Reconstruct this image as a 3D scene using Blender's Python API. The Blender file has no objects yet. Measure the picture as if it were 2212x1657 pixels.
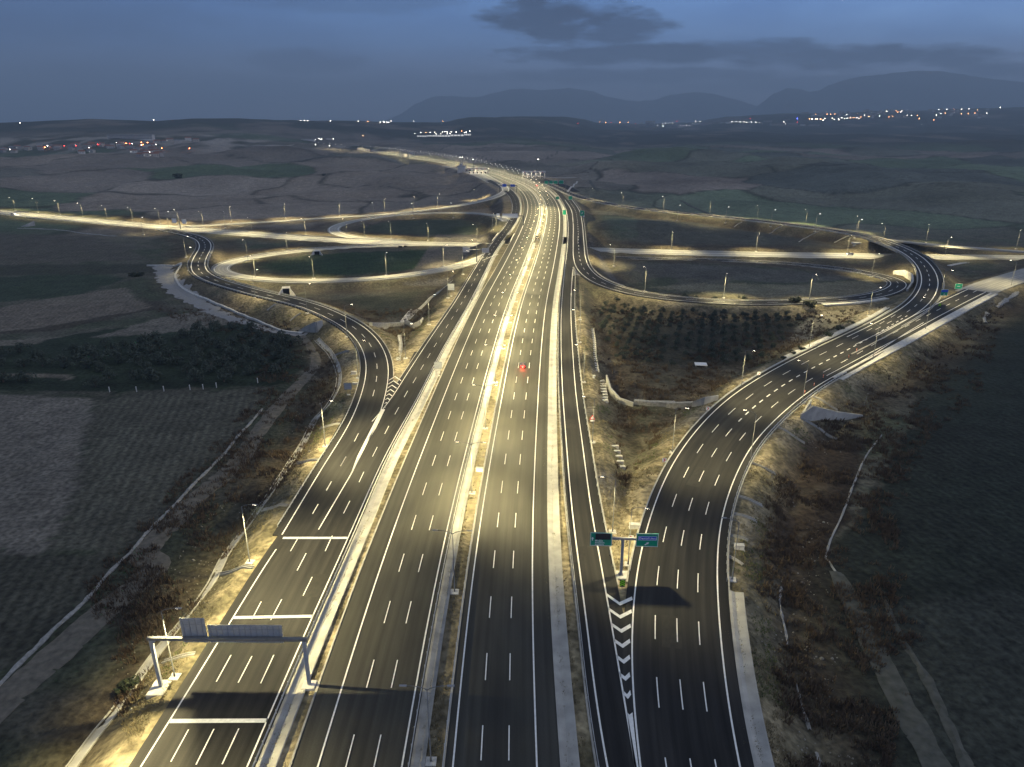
import bpy, math, random
import numpy as np
from mathutils import Vector
random.seed(7); RNG = np.random.default_rng(7)
C = bpy.context.scene.collection
sc = bpy.context.scene
R = math.radians
# ------------------------------------------------------------------ camera
FPX, CX, CY, CAMH, PITCH = 1533.0, 1106.0, 828.5, 81.0, R(20.5)
SP, CP = math.sin(PITCH), math.cos(PITCH)
cam = bpy.data.cameras.new('camera'); cam.sensor_width = 36; cam.lens = 36 * FPX / 2212
cam.clip_start = 1; cam.clip_end = 90000
co = bpy.data.objects.new('camera', cam); C.objects.link(co)
co.location = (0, 0, CAMH); co.rotation_euler = (R(90) - PITCH, 0, 0); sc.camera = co
# ------------------------------------------------------------------ sky
def build_world():
    w = bpy.data.worlds.new('World'); sc.world = w; w.use_nodes = True
    nt = w.node_tree; N = nt.nodes; L = nt.links; N.clear()
    def nd(t, **k):
        n = N.new(t)
        for a, b in k.items(): setattr(n, a, b)
        return n
    def val(s, x):
        if isinstance(x, (int, float)): s.default_value = x
        else: L.new(x, s)
    def m(op, a, b=None, c=None, clamp=False):
        n = nd('ShaderNodeMath', operation=op); n.use_clamp = clamp
        val(n.inputs[0], a)
        if b is not None: val(n.inputs[1], b)
        if c is not None: val(n.inputs[2], c)
        return n.outputs[0]
    def mix(f, a, b, bt='MIX'):
        n = nd('ShaderNodeMix', data_type='RGBA', blend_type=bt); val(n.inputs[0], f)
        for s, x in ((n.inputs[6], a), (n.inputs[7], b)):
            if isinstance(x, tuple): s.default_value = (*x, 1)
            else: L.new(x, s)
        return n.outputs[2]
    tc = nd('ShaderNodeTexCoord'); sep = nd('ShaderNodeSeparateXYZ'); L.new(tc.outputs['Generated'], sep.inputs[0])
    X, Y, Z = sep.outputs
    az = m('ARCTAN2', X, Y); el = m('ARCSINE', Z)
    az = m('MULTIPLY', az, 57.2958); el = m('MULTIPLY', el, 57.2958)      # degrees
    ramp = nd('ShaderNodeValToRGB'); cr = ramp.color_ramp
    L.new(m('DIVIDE', m('ADD', el, 5), 95), ramp.inputs[0])
    stops = [(-5, (.10, .12, .18)), (0.3, (.38, .41, .56)), (2.0, (.29, .37, .60)), (5, (.18, .34, .72)), (8.5, (.16, .35, .82)), (20, (.26, .33, .50)), (85, (.39, .41, .42))]
    while len(cr.elements) < len(stops): cr.elements.new(.5)
    for e, (a, c) in zip(cr.elements, stops): e.position = (a + 5) / 95; e.color = (*c, 1)
    # darker to the left, lighter to the right where the sun went down
    side = m('MULTIPLY_ADD', az, 1 / 75, .5, True)
    lowf = m('SUBTRACT', 1, m('DIVIDE', m('SUBTRACT', el, 8), 25), None, True)
    sidec = mix(side, (.44, .49, .54), (1.72, 1.62, 1.48))
    sidec = mix(lowf, (1.0, 1.0, 1.0), sidec)
    col = mix(1.0, ramp.outputs[0], sidec, 'MULTIPLY')
    # clouds: soft bands with ragged edges
    nz = nd('ShaderNodeTexNoise'); nz.inputs['Scale'].default_value = 1.0; nz.inputs['Detail'].default_value = 7; nz.inputs['Roughness'].default_value = .6
    comb = nd('ShaderNodeCombineXYZ'); L.new(m('MULTIPLY', az, .28), comb.inputs[0]); L.new(m('MULTIPLY', el, 1.0), comb.inputs[1]); L.new(comb.outputs[0], nz.inputs['Vector'])
    n1 = m('SUBTRACT', nz.outputs[0], .5)
    tot = None
    # az, el, half-width, half-height (degrees), weight
    for a, e, hw, hh, wt in ((3.6, 6.6, 5.2, 1.5, 1.0), (7.5, 6.0, 4.0, 1.1, .9), (9, 4.35, 9.5, .75, .95), (17, 4.5, 5, .6, .8), (23.5, 3.8, 8.5, .75, .9), (34, 2.8, 4.5, .5, .8), (9, 2.9, 12, .55, .75), (20, 2.3, 8, .5, .55), (-15, 3.8, 4.5, .8, .5), (-12, 7.6, 9, .7, .35), (-30, 6.0, 9, 1.4, .25), (-28, 2.5, 12, .8, .2)):
        dx = m('DIVIDE', m('SUBTRACT', az, a), hw); dy = m('DIVIDE', m('SUBTRACT', el, e), hh)
        r2 = m('ADD', m('MULTIPLY', dx, dx), m('MULTIPLY', dy, dy))
        k = m('ADD', m('SUBTRACT', 1.4, r2), m('MULTIPLY', n1, 4.2))
        k = m('MULTIPLY', m('SMOOTH_MIN', m('MAXIMUM', k, 0), 1, .3), wt)
        tot = k if tot is None else m('MAXIMUM', tot, k)
    col = mix(m('MULTIPLY', tot, .95), col, (.030, .055, .125))
    nz2 = nd('ShaderNodeTexNoise'); nz2.inputs['Scale'].default_value = .5; nz2.inputs['Detail'].default_value = 5
    L.new(comb.outputs[0], nz2.inputs['Vector'])
    col = mix(1.0, col, mix(nz2.outputs[0], (.62, .66, .74), (1.38, 1.33, 1.24)), 'MULTIPLY')
    sky = nd('ShaderNodeTexSky', sky_type='NISHITA'); sky.sun_disc = False; sky.sun_elevation = R(-3); sky.sun_rotation = R(100)
    col = mix(1.0, col, mix(1.0, sky.outputs[0], (.02, .02, .02), 'MULTIPLY'), 'ADD')
    bg = nd('ShaderNodeBackground'); L.new(col, bg.inputs[0]); bg.inputs[1].default_value = 1.0
    out = nd('ShaderNodeOutputWorld'); L.new(bg.outputs[0], out.inputs[0])
build_world()
relief_sun = bpy.data.lights.new('relief_sun', 'SUN'); relief_sun.energy = .8; relief_sun.angle = R(25); relief_sun.color = (1, .93, .9)  # weak wide lamp added for terrain relief; the real sun has set
so = bpy.data.objects.new('relief_sun', relief_sun); C.objects.link(so); so.rotation_euler = (R(79), 0, R(66))
sc.view_settings.view_transform = 'Standard'; sc.view_settings.look = 'None'
sc.view_settings.exposure = 0.0; sc.view_settings.gamma = 1
sc.cycles.use_light_tree = True; sc.cycles.max_bounces = 4; sc.cycles.diffuse_bounces = 2; sc.cycles.glossy_bounces = 2
sc.cycles.volume_bounces = 0; sc.cycles.sample_clamp_indirect = 4; sc.cycles.sample_clamp_direct = 40
sc.cycles.volume_step_rate = 4
sc.cycles.caustics_reflective = False; sc.cycles.caustics_refractive = False
# ------------------------------------------------------------------ geometry of the photograph -> world
def ray(u, v):
    a = (u - CX) / FPX; b = (v - CY) / FPX
    return np.array((a, CP - b * SP, -SP - b * CP))
def G(u, v, z=0.0):
    d = ray(u, v); t = (CAMH - z) / -d[2]
    return np.array((d[0] * t, d[1] * t, z))
# ------------------------------------------------------------------ mesh helpers
def tag(o, label=None, cat=None, group=None, kind=None):
    if label: o['label'] = label
    if cat: o['category'] = cat
    if group: o['group'] = group
    if kind: o['kind'] = kind
    return o
def empty(name, loc, rz=0.0, label=None, cat=None, group=None):
    o = bpy.data.objects.new(name, None); C.objects.link(o); o.empty_display_size = 1
    o.location = tuple(loc); o.rotation_euler = (0, 0, rz)
    return tag(o, label, cat, group)
class MB:
    def __init__(s): s.v = []; s.f = []
    def add(s, vs, fs):
        n = len(s.v); s.v.extend(tuple(map(float, p)) for p in vs); s.f.extend(tuple(n + i for i in f) for f in fs); return s
    def box(s, x0, x1, y0, y1, z0, z1, b=0.0):
        if b <= 0:
            return s.add([(x0,y0,z0),(x1,y0,z0),(x1,y1,z0),(x0,y1,z0),(x0,y0,z1),(x1,y0,z1),(x1,y1,z1),(x0,y1,z1)],
                         [(3,2,1,0),(4,5,6,7),(0,1,5,4),(1,2,6,5),(2,3,7,6),(3,0,4,7)])
        return s.add([(x0,y0,z0),(x1,y0,z0),(x1,y1,z0),(x0,y1,z0),(x0,y0,z1-b),(x1,y0,z1-b),(x1,y1,z1-b),(x0,y1,z1-b),
                      (x0+b,y0+b,z1),(x1-b,y0+b,z1),(x1-b,y1-b,z1),(x0+b,y1-b,z1)],
                     [(3,2,1,0),(0,1,5,4),(1,2,6,5),(2,3,7,6),(3,0,4,7),(4,5,9,8),(5,6,10,9),(6,7,11,10),(7,4,8,11),(8,9,10,11)])
    def tube(s, pts, rad, n=8):
        pts = [np.array(p, float) for p in pts]
        rad = list(rad) if hasattr(rad, '__len__') else [rad] * len(pts)
        base = len(s.v); k = len(pts)
        for i, p in enumerate(pts):
            t = pts[min(i + 1, k - 1)] - pts[max(i - 1, 0)]; t = t / (np.linalg.norm(t) + 1e-9)
            a = np.cross(t, (0, 0, 1.0))
            if np.linalg.norm(a) < 1e-3: a = np.array((1.0, 0, 0))
            a /= np.linalg.norm(a); b = np.cross(t, a)
            for j in range(n):
                q = p + rad[i] * (a * math.cos(2 * math.pi * j / n) + b * math.sin(2 * math.pi * j / n)); s.v.append(tuple(q))
        for i in range(k - 1):
            for j in range(n):
                s.f.append((base + i*n + j, base + i*n + (j+1) % n, base + (i+1)*n + (j+1) % n, base + (i+1)*n + j))
        s.f.append(tuple(base + j for j in range(n))[::-1]); s.f.append(tuple(base + (k-1)*n + j for j in range(n)))
        return s
    def prism(s, poly, axis, a, b):            # polygon in the two other axes, extruded from a to b
        n = len(poly); vs = []
        for t in (a, b):
            for p, q in poly:
                vs.append({'x': (t, p, q), 'y': (p, t, q), 'z': (p, q, t)}[axis])
        s.add(vs, [tuple(range(n))[::-1], tuple(range(n, 2*n))] + [(i, (i+1) % n, n + (i+1) % n, n + i) for i in range(n)])
        return s
    def build(s, name, mat, parent=None, smooth=False):
        me = bpy.data.meshes.new(name); me.from_pydata(s.v, [], s.f); me.update()
        if mat: me.materials.append(mat)
        if smooth: me.polygons.foreach_set('use_smooth', [True] * len(me.polygons))
        o = bpy.data.objects.new(name, me); C.objects.link(o)
        if parent: o.parent = parent
        return o
def copy_tree(o, parent=None):
    c = o.copy(); C.objects.link(c)
    if parent: c.parent = parent
    for ch in list(o.children): copy_tree(ch, c)
    return c
# ------------------------------------------------------------------ materials
MT = {}
def mat(name, c, rough=.8, var=.25, scale=1.0, metal=0.0, c2=None, bump=0.0, emis=None, es=0.0, detail=4, spec=.5):
    m = bpy.data.materials.new(name); m.use_nodes = True; nt = m.node_tree; b = nt.nodes['Principled BSDF']
    b.inputs['Roughness'].default_value = rough; b.inputs['Metallic'].default_value = metal; b.inputs['Specular IOR Level'].default_value = spec
    if emis:
        b.inputs['Emission Color'].default_value = (*emis, 1); b.inputs['Emission Strength'].default_value = es
        m.cycles.emission_sampling = 'NONE'
    tc = nt.nodes.new('ShaderNodeTexCoord'); nz = nt.nodes.new('ShaderNodeTexNoise'); nz.inputs['Scale'].default_value = scale; nz.inputs['Detail'].default_value = detail
    nt.links.new(tc.outputs['Object'], nz.inputs['Vector'])
    mr = nt.nodes.new('ShaderNodeMapRange'); mr.inputs[1].default_value = .3; mr.inputs[2].default_value = .7
    nt.links.new(nz.outputs[0], mr.inputs[0])
    mx = nt.nodes.new('ShaderNodeMix'); mx.data_type = 'RGBA'; nt.links.new(mr.outputs[0], mx.inputs[0])
    mx.inputs[6].default_value = (*[x * (1 - var) for x in c], 1)
    mx.inputs[7].default_value = (*(c2 or [min(1, x * (1 + var)) for x in c]), 1)
    nt.links.new(mx.outputs[2], b.inputs['Base Color'])
    if bump:
        bp = nt.nodes.new('ShaderNodeBump'); bp.inputs['Distance'].default_value = bump; nt.links.new(nz.outputs[0], bp.inputs['Height']); nt.links.new(bp.outputs[0], b.inputs['Normal'])
    MT[name] = m; return m
def asphalt(name, c, tint, rough=.75, patch=.35):
    """asphalt with aggregate grain, long faint wear streaks, patches; UV x = metres across, y = metres along"""
    m = bpy.data.materials.new(name); m.use_nodes = True; nt = m.node_tree; b = nt.nodes['Principled BSDF']; L = nt.links
    uv = nt.nodes.new('ShaderNodeUVMap'); uv.uv_map = 'UVMap'
    def noise(vec, scale, det=4):
        n = nt.nodes.new('ShaderNodeTexNoise'); n.inputs['Scale'].default_value = scale; n.inputs['Detail'].default_value = det; L.new(vec, n.inputs['Vector']); return n.outputs[0]
    def rng(x, a, bb, c0, c1):
        n = nt.nodes.new('ShaderNodeMapRange'); n.inputs[1].default_value = a; n.inputs[2].default_value = bb; n.inputs[3].default_value = c0; n.inputs[4].default_value = c1; L.new(x, n.inputs[0]); return n.outputs[0]
    def mul(x, y):
        n = nt.nodes.new('ShaderNodeMath'); n.operation = 'MULTIPLY'; L.new(x, n.inputs[0]); L.new(y, n.inputs[1]); return n.outputs[0]
    mp = nt.nodes.new('ShaderNodeMapping'); mp.inputs['Scale'].default_value = (1.1, .012, 1); L.new(uv.outputs[0], mp.inputs[0])
    mp2 = nt.nodes.new('ShaderNodeMapping'); mp2.inputs['Scale'].default_value = (.12, .03, 1); L.new(uv.outputs[0], mp2.inputs[0])
    k = mul(rng(noise(mp.outputs[0], 1, 3), .3, .7, 1 - patch * .6, 1 + patch * .6), rng(noise(mp2.outputs[0], 1, 5), .3, .7, 1 - patch * .5, 1 + patch * .5))
    k = mul(k, rng(noise(uv.outputs[0], 6, 3), .3, .7, .85, 1.15))
    # wheel paths: slightly darker bands repeating with the lane width
    wv = nt.nodes.new('ShaderNodeTexWave'); wv.wave_type = 'BANDS'; wv.bands_direction = 'X'; wv.inputs['Scale'].default_value = .314 / 1.85; wv.inputs['Distortion'].default_value = .6; wv.inputs['Detail Scale'].default_value = .3
    L.new(uv.outputs[0], wv.inputs['Vector']); k = mul(k, rng(wv.outputs[1], 0, 1, .93, 1.07))
    mx = nt.nodes.new('ShaderNodeMix'); mx.data_type = 'RGBA'; mx.blend_type = 'MULTIPLY'; mx.inputs[0].default_value = 1; mx.inputs[6].default_value = (*c, 1); L.new(k, mx.inputs[7])
    mt = nt.nodes.new('ShaderNodeMix'); mt.data_type = 'RGBA'; L.new(rng(noise(mp2.outputs[0], 2.3, 2), .4, .65, 0, 1), mt.inputs[0]); L.new(mx.outputs[2], mt.inputs[6])
    mm = nt.nodes.new('ShaderNodeMix'); mm.data_type = 'RGBA'; mm.blend_type = 'MULTIPLY'; mm.inputs[0].default_value = 1; mm.inputs[6].default_value = (*tint, 1); L.new(k, mm.inputs[7]); L.new(mm.outputs[2], mt.inputs[7])
    L.new(mt.outputs[2], b.inputs['Base Color'])
    b.inputs['Roughness'].default_value = rough; b.inputs['Specular IOR Level'].default_value = .12
    MT[name] = m; return m
asphalt('asphalt_dark', (.023, .0225, .023), (.030, .029, .028), .75, .55)
asphalt('asphalt_main', (.044, .043, .039), (.054, .053, .046))
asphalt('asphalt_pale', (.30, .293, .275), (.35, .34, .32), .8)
asphalt('asphalt_patch', (.032, .031, .030), (.040, .039, .036), .8)
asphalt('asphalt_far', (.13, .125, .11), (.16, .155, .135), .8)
mat('paint', (.78, .78, .76), .6, .12, 2.0)
mat('concrete', (.33, .325, .31), .85, .22, .35, bump=.01)
mat('concrete_pale', (.50, .49, .47), .85, .25, .8)
mat('median_concrete', (.27, .265, .25), .85, .3, .4, bump=.01)
mat('kerb', (.36, .35, .32), .85, .25, .5)
mat('soil', (.15, .125, .085), .95, .45, .6, c2=(.24, .20, .13), bump=.05, detail=8)
mat('sand', (.34, .29, .20), .95, .3, .5, bump=.04, detail=8)
mat('galv', (.15, .155, .16), .6, .12, 2.0, metal=.2)
mat('rail', (.40, .41, .42), .5, .15, 1.0, metal=.3)
mat('grey_paint', (.24, .25, .27), .5, .1, 3.0)
mat('sign_back', (.30, .32, .35), .5, .1, 2.0)
mat('green', (.005, .27, .16), .4, .06, 3.0)
mat('blue', (.02, .08, .55), .4, .06, 3.0)
mat('white', (.80, .80, .80), .4, .04, 3.0)
mat('black', (.02, .02, .024), .4, .1, 8.0)
mat('display', (.035, .03, .04), .25, .3, 6.0)
mat('red', (.55, .02, .03), .4, .05, 3.0)
mat('lime', (.30, .72, .02), .4, .05, 3.0)
mat('orange', (.8, .14, .02), .5, .05, 3.0)
mat('lens', (.9, .85, .7), .3, .05, 3.0, emis=(1, .86, .62), es=30)
mat('lens_white', (.9, .9, .9), .3, .05, 3.0, emis=(1, .93, .80), es=5)
mat('lens_off', (.5, .5, .48), .3, .05, 3.0)
mat('glow_warm', (.9, .6, .4), .5, .05, 1, emis=(1, .40, .14), es=34)
mat('glow_white', (.9, .9, .9), .5, .05, 1, emis=(1, .92, .82), es=26)
mat('glow_orange', (.9, .4, .2), .5, .05, 1, emis=(1, .24, .07), es=34)
mat('glow_red', (.9, .2, .2), .5, .05, 1, emis=(1, .05, .04), es=12)
mat('glow_blue', (.1, .1, .9), .5, .05, 1, emis=(.08, .12, 1), es=30)
mat('tail', (.5, .02, .02), .4, .05, 3.0, emis=(1, .006, .004), es=9)
mat('bark', (.08, .06, .045), .9, .3, 6.0)
mat('stone', (.27, .265, .255), .95, .3, 1.5, bump=.05)
mat('wall_a', (.42, .38, .34), .9, .15, .3)
mat('wall_b', (.30, .28, .27), .9, .15, .3)
mat('wall_c', (.52, .50, .48), .9, .15, .3)
mat('roof_t', (.22, .10, .07), .9, .25, .5)
mat('roof_g', (.20, .20, .21), .9, .25, .5)
mat('pane_wall_glow', (.8, .8, .7), .4, .1, 1, emis=(.95, .93, .85), es=.8)
mat('pane_dark', (.05, .055, .07), .15, .1, 1)
# ------------------------------------------------------------------ roads
def spline(P, step):
    P = np.array(P, float); out = []
    ext = np.vstack([2*P[0]-P[1], P, 2*P[-1]-P[-2]])
    for i in range(len(P) - 1):
        p0, p1, p2, p3 = ext[i:i+4]
        l = np.linalg.norm(p2 - p1); n = max(2, int(l / 1.0) + 1)
        # centripetal-ish tangents scaled by chord lengths
        l0 = max(np.linalg.norm(p1 - p0), 1e-3); l2 = max(np.linalg.norm(p3 - p2), 1e-3)
        m1 = ((p2 - p1) / l * l0 + (p1 - p0) / l0 * l) / (l + l0) * l
        m2 = ((p3 - p2) / l2 * l + (p2 - p1) / l * l2) / (l + l2) * l
        t = np.linspace(0, 1, n, endpoint=False)[:, None]
        out.append((2*t**3-3*t**2+1)*p1 + (t**3-2*t**2+t)*m1 + (-2*t**3+3*t**2)*p2 + (t**3-t**2)*m2)
    out = np.vstack(out + [P[-1:]])
    return resample(out, step)
def resample(P, step=None, n=None):
    d = np.r_[0, np.cumsum(np.linalg.norm(np.diff(P[:, :2], axis=0), axis=1))]
    if n is None: n = max(2, int(d[-1] / step) + 1)
    s = np.linspace(0, d[-1], n)
    return np.column_stack([np.interp(s, d, P[:, k]) for k in range(3)])
def smooth(P, k):
    Q = P.copy()
    for _ in range(k):
        Q[1:-1] = .25*Q[:-2] + .5*Q[1:-1] + .25*Q[2:]
    return Q
class Road:
    """L and R: the two edge lines in metres; everything is laid across them"""
    def __init__(s, L, R_):
        s.L, s.R = L, R_; s.c = (L + R_) / 2; s.n = len(L)
        w = R_ - L; w[:, 2] = 0; s.w = np.linalg.norm(w, axis=1)
        s.u = w / s.w[:, None]
        d = np.linalg.norm(np.diff(s.c[:, :2], axis=0), axis=1); s.s = np.r_[0, np.cumsum(d)]
    @staticmethod
    def centre(px, width, z=0.0, step=3.0, sm=30, world=False):
        if world: P = [np.array(p, float) for p in px]
        else:
            zz = z if hasattr(z, '__len__') else [z] * len(px)
            P = [G(u, v, h) for (u, v), h in zip(px, zz)]
        c = smooth(spline(P, step), sm)
        t = np.gradient(c[:, :2], axis=0); t /= np.linalg.norm(t, axis=1)[:, None]
        nrm = np.column_stack([t[:, 1], -t[:, 0], np.zeros(len(c))])          # right-hand side of travel
        return Road(c - nrm * width / 2, c + nrm * width / 2)
    @staticmethod
    def lines(lp, rp, z=0.0, step=3.0, sm=20):
        A = spline([G(u, v, z) for u, v in lp], step); B = spline([G(u, v, z) for u, v in rp], step)
        n = max(len(A), len(B)); return Road(smooth(resample(A, n=n), sm), smooth(resample(B, n=n), sm))
    def at(s, t, e=0.0, dz=0.0):
        P = s.L + (s.R - s.L) * np.reshape(t, (-1, 1)) + s.u * np.reshape(e, (-1, 1)); P = P.copy(); P[:, 2] = s.c[:, 2] + dz; return P
    def off(s, e, dz=0.0):                                                    # metres from the centre line
        P = s.c + s.u * np.reshape(e, (-1, 1)); P[:, 2] = s.c[:, 2] + dz; return P
def strip(mb, rows, mask=None, uv=None, closed=False):
    """rows: list of (n,3) arrays running side by side"""
    n = len(rows[0]); k = len(rows); base = len(mb.v)
    for i in range(n):
        for r in rows: mb.v.append(tuple(r[i]))
    for i in range(n - 1):
        if mask is not None and not (mask[i] and mask[i+1]): continue
        for j in range(k - 1 + (1 if closed else 0)):
            a, b = j, (j + 1) % k
            mb.f.append((base + i*k + a, base + i*k + b, base + (i+1)*k + b, base + (i+1)*k + a))
ALL = []       # for the terrain: (points, half width, z)
def lay(name, road, a, b, dz, m, mask=None, thick=.9, terr=True, kind='structure'):
    """a road slab between positions a and b = (t, metres)"""
    A = road.at(*a, dz=dz); B = road.at(*b, dz=dz)
    mb = MB(); n = road.n; A2 = A.copy(); A2[:, 2] -= thick; B2 = B.copy(); B2[:, 2] -= thick
    rows = [A2, A, B, B2]; strip(mb, rows, mask)
    if mask is None: mb.f.append((3, 2, 1, 0)); mb.f.append(tuple(4*(n-1) + i for i in (0, 1, 2, 3)))
    o = mb.build(name, MT[m]); o['kind'] = kind
    wv = np.linalg.norm((B - A)[:, :2], axis=1); e0 = np.reshape(a[0], -1) * road.w + a[1] - road.w / 2
    acr = np.zeros(4*n); acr[0::4] = e0; acr[1::4] = e0; acr[2::4] = e0 + wv; acr[3::4] = e0 + wv
    alo = np.repeat(road.s, 4); li = np.zeros(len(o.data.loops), dtype=np.int32); o.data.loops.foreach_get('vertex_index', li)
    ul = o.data.uv_layers.new(name='UVMap'); ul.data.foreach_set('uv', np.column_stack([acr[li], alo[li]]).astype(np.float32).ravel())
    if terr:
        c = (A + B) / 2; c[:, 2] -= dz; hw = np.linalg.norm((B - A)[:, :2], axis=1) / 2
        if mask is not None: c, hw = c[mask], hw[mask]
        ALL.append((c, hw))
    return o
MARK = MB()
MZ = .085
def line(road, t, e, w=.22, mask=None, mb=None):
    mb = mb or MARK
    wf = w * np.clip(np.linalg.norm(road.c[:, :2], axis=1) / 260, 1, 2.0)
    strip(mb, [road.at(t, e - wf/2, MZ), road.at(t, e + wf/2, MZ)], mask)
def dashes(road, t, e, on=6.0, off=9.0, w=.17, s0=0, s1=1e9, phase=0.0):
    P = road.at(t, e, MZ); U = road.u; s = s0 + phase
    while s + on < min(s1, road.s[-1]):
        q = np.linspace(s, s + on, 3)
        c = np.column_stack([np.interp(q, road.s, P[:, k]) for k in range(3)]); u = np.column_stack([np.interp(q, road.s, U[:, k]) for k in range(3)])
        ww = w * min(2.0, max(1, np.linalg.norm(c[0, :2]) / 260)) / 2
        strip(MARK, [c - u * ww, c + u * ww]); s += on + off
def pxquad(mb, pts, z=MZ): mb.add([G(u, v, z) for u, v in pts], [tuple(range(len(pts)))])
def pxbar(mb, a, b, w, z=MZ):
    A, B = G(*a, z), G(*b, z); d = (B - A)[:2]; d /= np.linalg.norm(d); n = np.array((-d[1], d[0], 0)) * w / 2
    mb.add([A - n, B - n, B + n, A + n], [(0, 1, 2, 3)])
# main line: centre of the median
main_px = [(922.7,1657),(960,1370),(1010,1090),(1050,905),(1083,760),(1114,648),(1138,585),(1157,530),(1170,485),(1173.5,450),(1164,425),(1142,404),(1100,385),(1040,366.5),(960,350),(900,341),(850,333.5),(800,327)]
P0 = G(*main_px[0]); P1 = G(*main_px[1]); pre = P0 + (P0 - P1) / np.linalg.norm(P1 - P0) * 45
M = Road.centre([pre] + [G(*p) for p in main_px], 2.0, step=3, sm=120, world=True)
i0 = int(np.argmin(np.abs(M.c[:, 1] - 71)))
# collector road on the left
C_ll = [(304.6,1657.5),(366,1559),(504.9,1333),(611,1162),(650,1093.7),(756,918.4)]
# crossroad level
KZ = -6.0
K_px = [(-160,446),(0,459),(171,475),(342,491),(479,501.5),(616,512),(756,521.5),(900,527),(1040,530),(1170,536),(1300,541),(1404,544),(1623,549.5),(1842,553),(2003,555),(2212,557.5),(2400,560)]
K = Road.centre(K_px, 20, [KZ+3,KZ+2.5,KZ+1,KZ,KZ]+[KZ]*12, sm=60)
def near_k(P, d=14.0):
    q = P[:, None, :2] - K.c[None, :, :2]; return (np.sum(q*q, axis=2).min(axis=1)) < d*d
gapm = ~near_k(M.c, 14)
farm = M.c[:, 1] < 1e9
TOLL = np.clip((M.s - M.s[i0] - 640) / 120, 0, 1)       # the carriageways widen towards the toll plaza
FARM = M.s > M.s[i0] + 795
for nm_, e0_, e1_ in (('left_carriageway', -18.2, -2.3), ('right_carriageway', 2.3, 17.7)):
    lay(nm_, M, (.5, e0_), (.5, e1_), 0, 'asphalt_main', mask=M.s < M.s[i0] + 799, thick=1.3)
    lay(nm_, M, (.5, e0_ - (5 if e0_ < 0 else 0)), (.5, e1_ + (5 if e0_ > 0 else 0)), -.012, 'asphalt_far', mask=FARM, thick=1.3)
for e in (-3.4, -14.6, 3.4, 14.6): line(M, .5, e, .24)
for e in (-7.1, -10.85, 7.1, 10.85): dashes(M, .5, e, 5.9, 8.7, .17, s1=M.s[i0]+1150, phase=(2.2 if e > 0 else .5))
# pavement joints where the slab changes
# collector C (left): right line and left line
C_rl = [(505,1725),(534,1657.5),(578.5,1552),(676,1330),(753,1161),(828.6,990),(893.7,874),(948.5,767.8),(1017,648),(1040,602),(1064.8,551.8),(1094,508),(1112,484),(1121,466),(1124,449),(1117,424),(1100,407),(1062,388)]
C_ll = [(262,1725),(304.6,1657.5),(366,1559),(504.9,1333),(611,1162),(700,1009),(756,918.4),(800,866),(869.7,785),(921,712),(970,640),(1010,583),(1036,540),(1066,506),(1085,484),(1096,466),(1104,449),(1100,428),(1084,412),(1050,391)]
# width follows the photograph: four lanes near, two after the ramp leaves
C_ll2 = [(262,1725),(304.6,1657.5),(366,1559),(504.9,1333),(611,1162),(672,1085),(740,985),(796,918),(825,890),(869.7,822.6),(921,743.8),(986,648),(1012,604),(1044,552),(1076,508),(1094,484),(1103,466),(1107,449),(1102,428),(1086,410),(1050,391)]
CR = Road.lines(C_ll2, C_rl, 0, sm=25)
lay('collector_road', CR, (0, -1.7), (1, 1.1), .02, 'asphalt_dark')
line(CR, 1, 0, .24)
gC = CR.c[:, 1] > G(825, 894)[1] - 6
line(CR, 0, 0, .24, mask=gC); line(CR, 0, 0, .24, mask=CR.c[:, 1] < G(611, 1168)[1])
n_ll = spline([G(*p) for p in C_ll2[:6]] , 3)
# ramp H: leaves the collector and curves left to the crossroad
H_px = [(648,1156),(683,1094),(728,1011),(784,918),(806,857),(816,809),(816,783),(803,748),(785,723),(757,701),(722,683),(672,661),(610,645),(545,630),(490,614),(455,603),(433,589),(427,573),(434,553),(443,537),(441,523),(425,512),(395,504),(355,496)]
H = Road.centre(H_px, 7.5, [0]*16+[0,-.5,-1,-2,-3,-4,-4.6,-5], sm=25)
yH = G(820, 893)[1]
lay('left_ramp', H, (0, -2.0), (1, 1.6), .01, 'asphalt_dark')
line(H, 0, 0, .24); line(H, 1, 0, .24, mask=H.c[:, 1] > yH)
dashes(H, .5, 0, 5.5, 7.5, .17, s0=float(H.s[np.argmax(H.c[:, 1] > G(800, 862)[1])]))
pxbar(MARK, (756,1028), (688,1144), .24); pxbar(MARK, (756,1028), (825,893), .3)
# filler asphalt between the ramp and the collector
mb = MB(); mb.add([G(u, v, .005) for u, v in [(600,1180),(700,1150),(835,905),(866,832),(852,822),(815,800),(760,870),(640,1080)]], [(0,1,2,3,4,5,6,7)])
g = mb.build('gore_asphalt', MT['asphalt_dark']); g['kind'] = 'structure'; g.data.uv_layers.new(name='UVMap')
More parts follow.
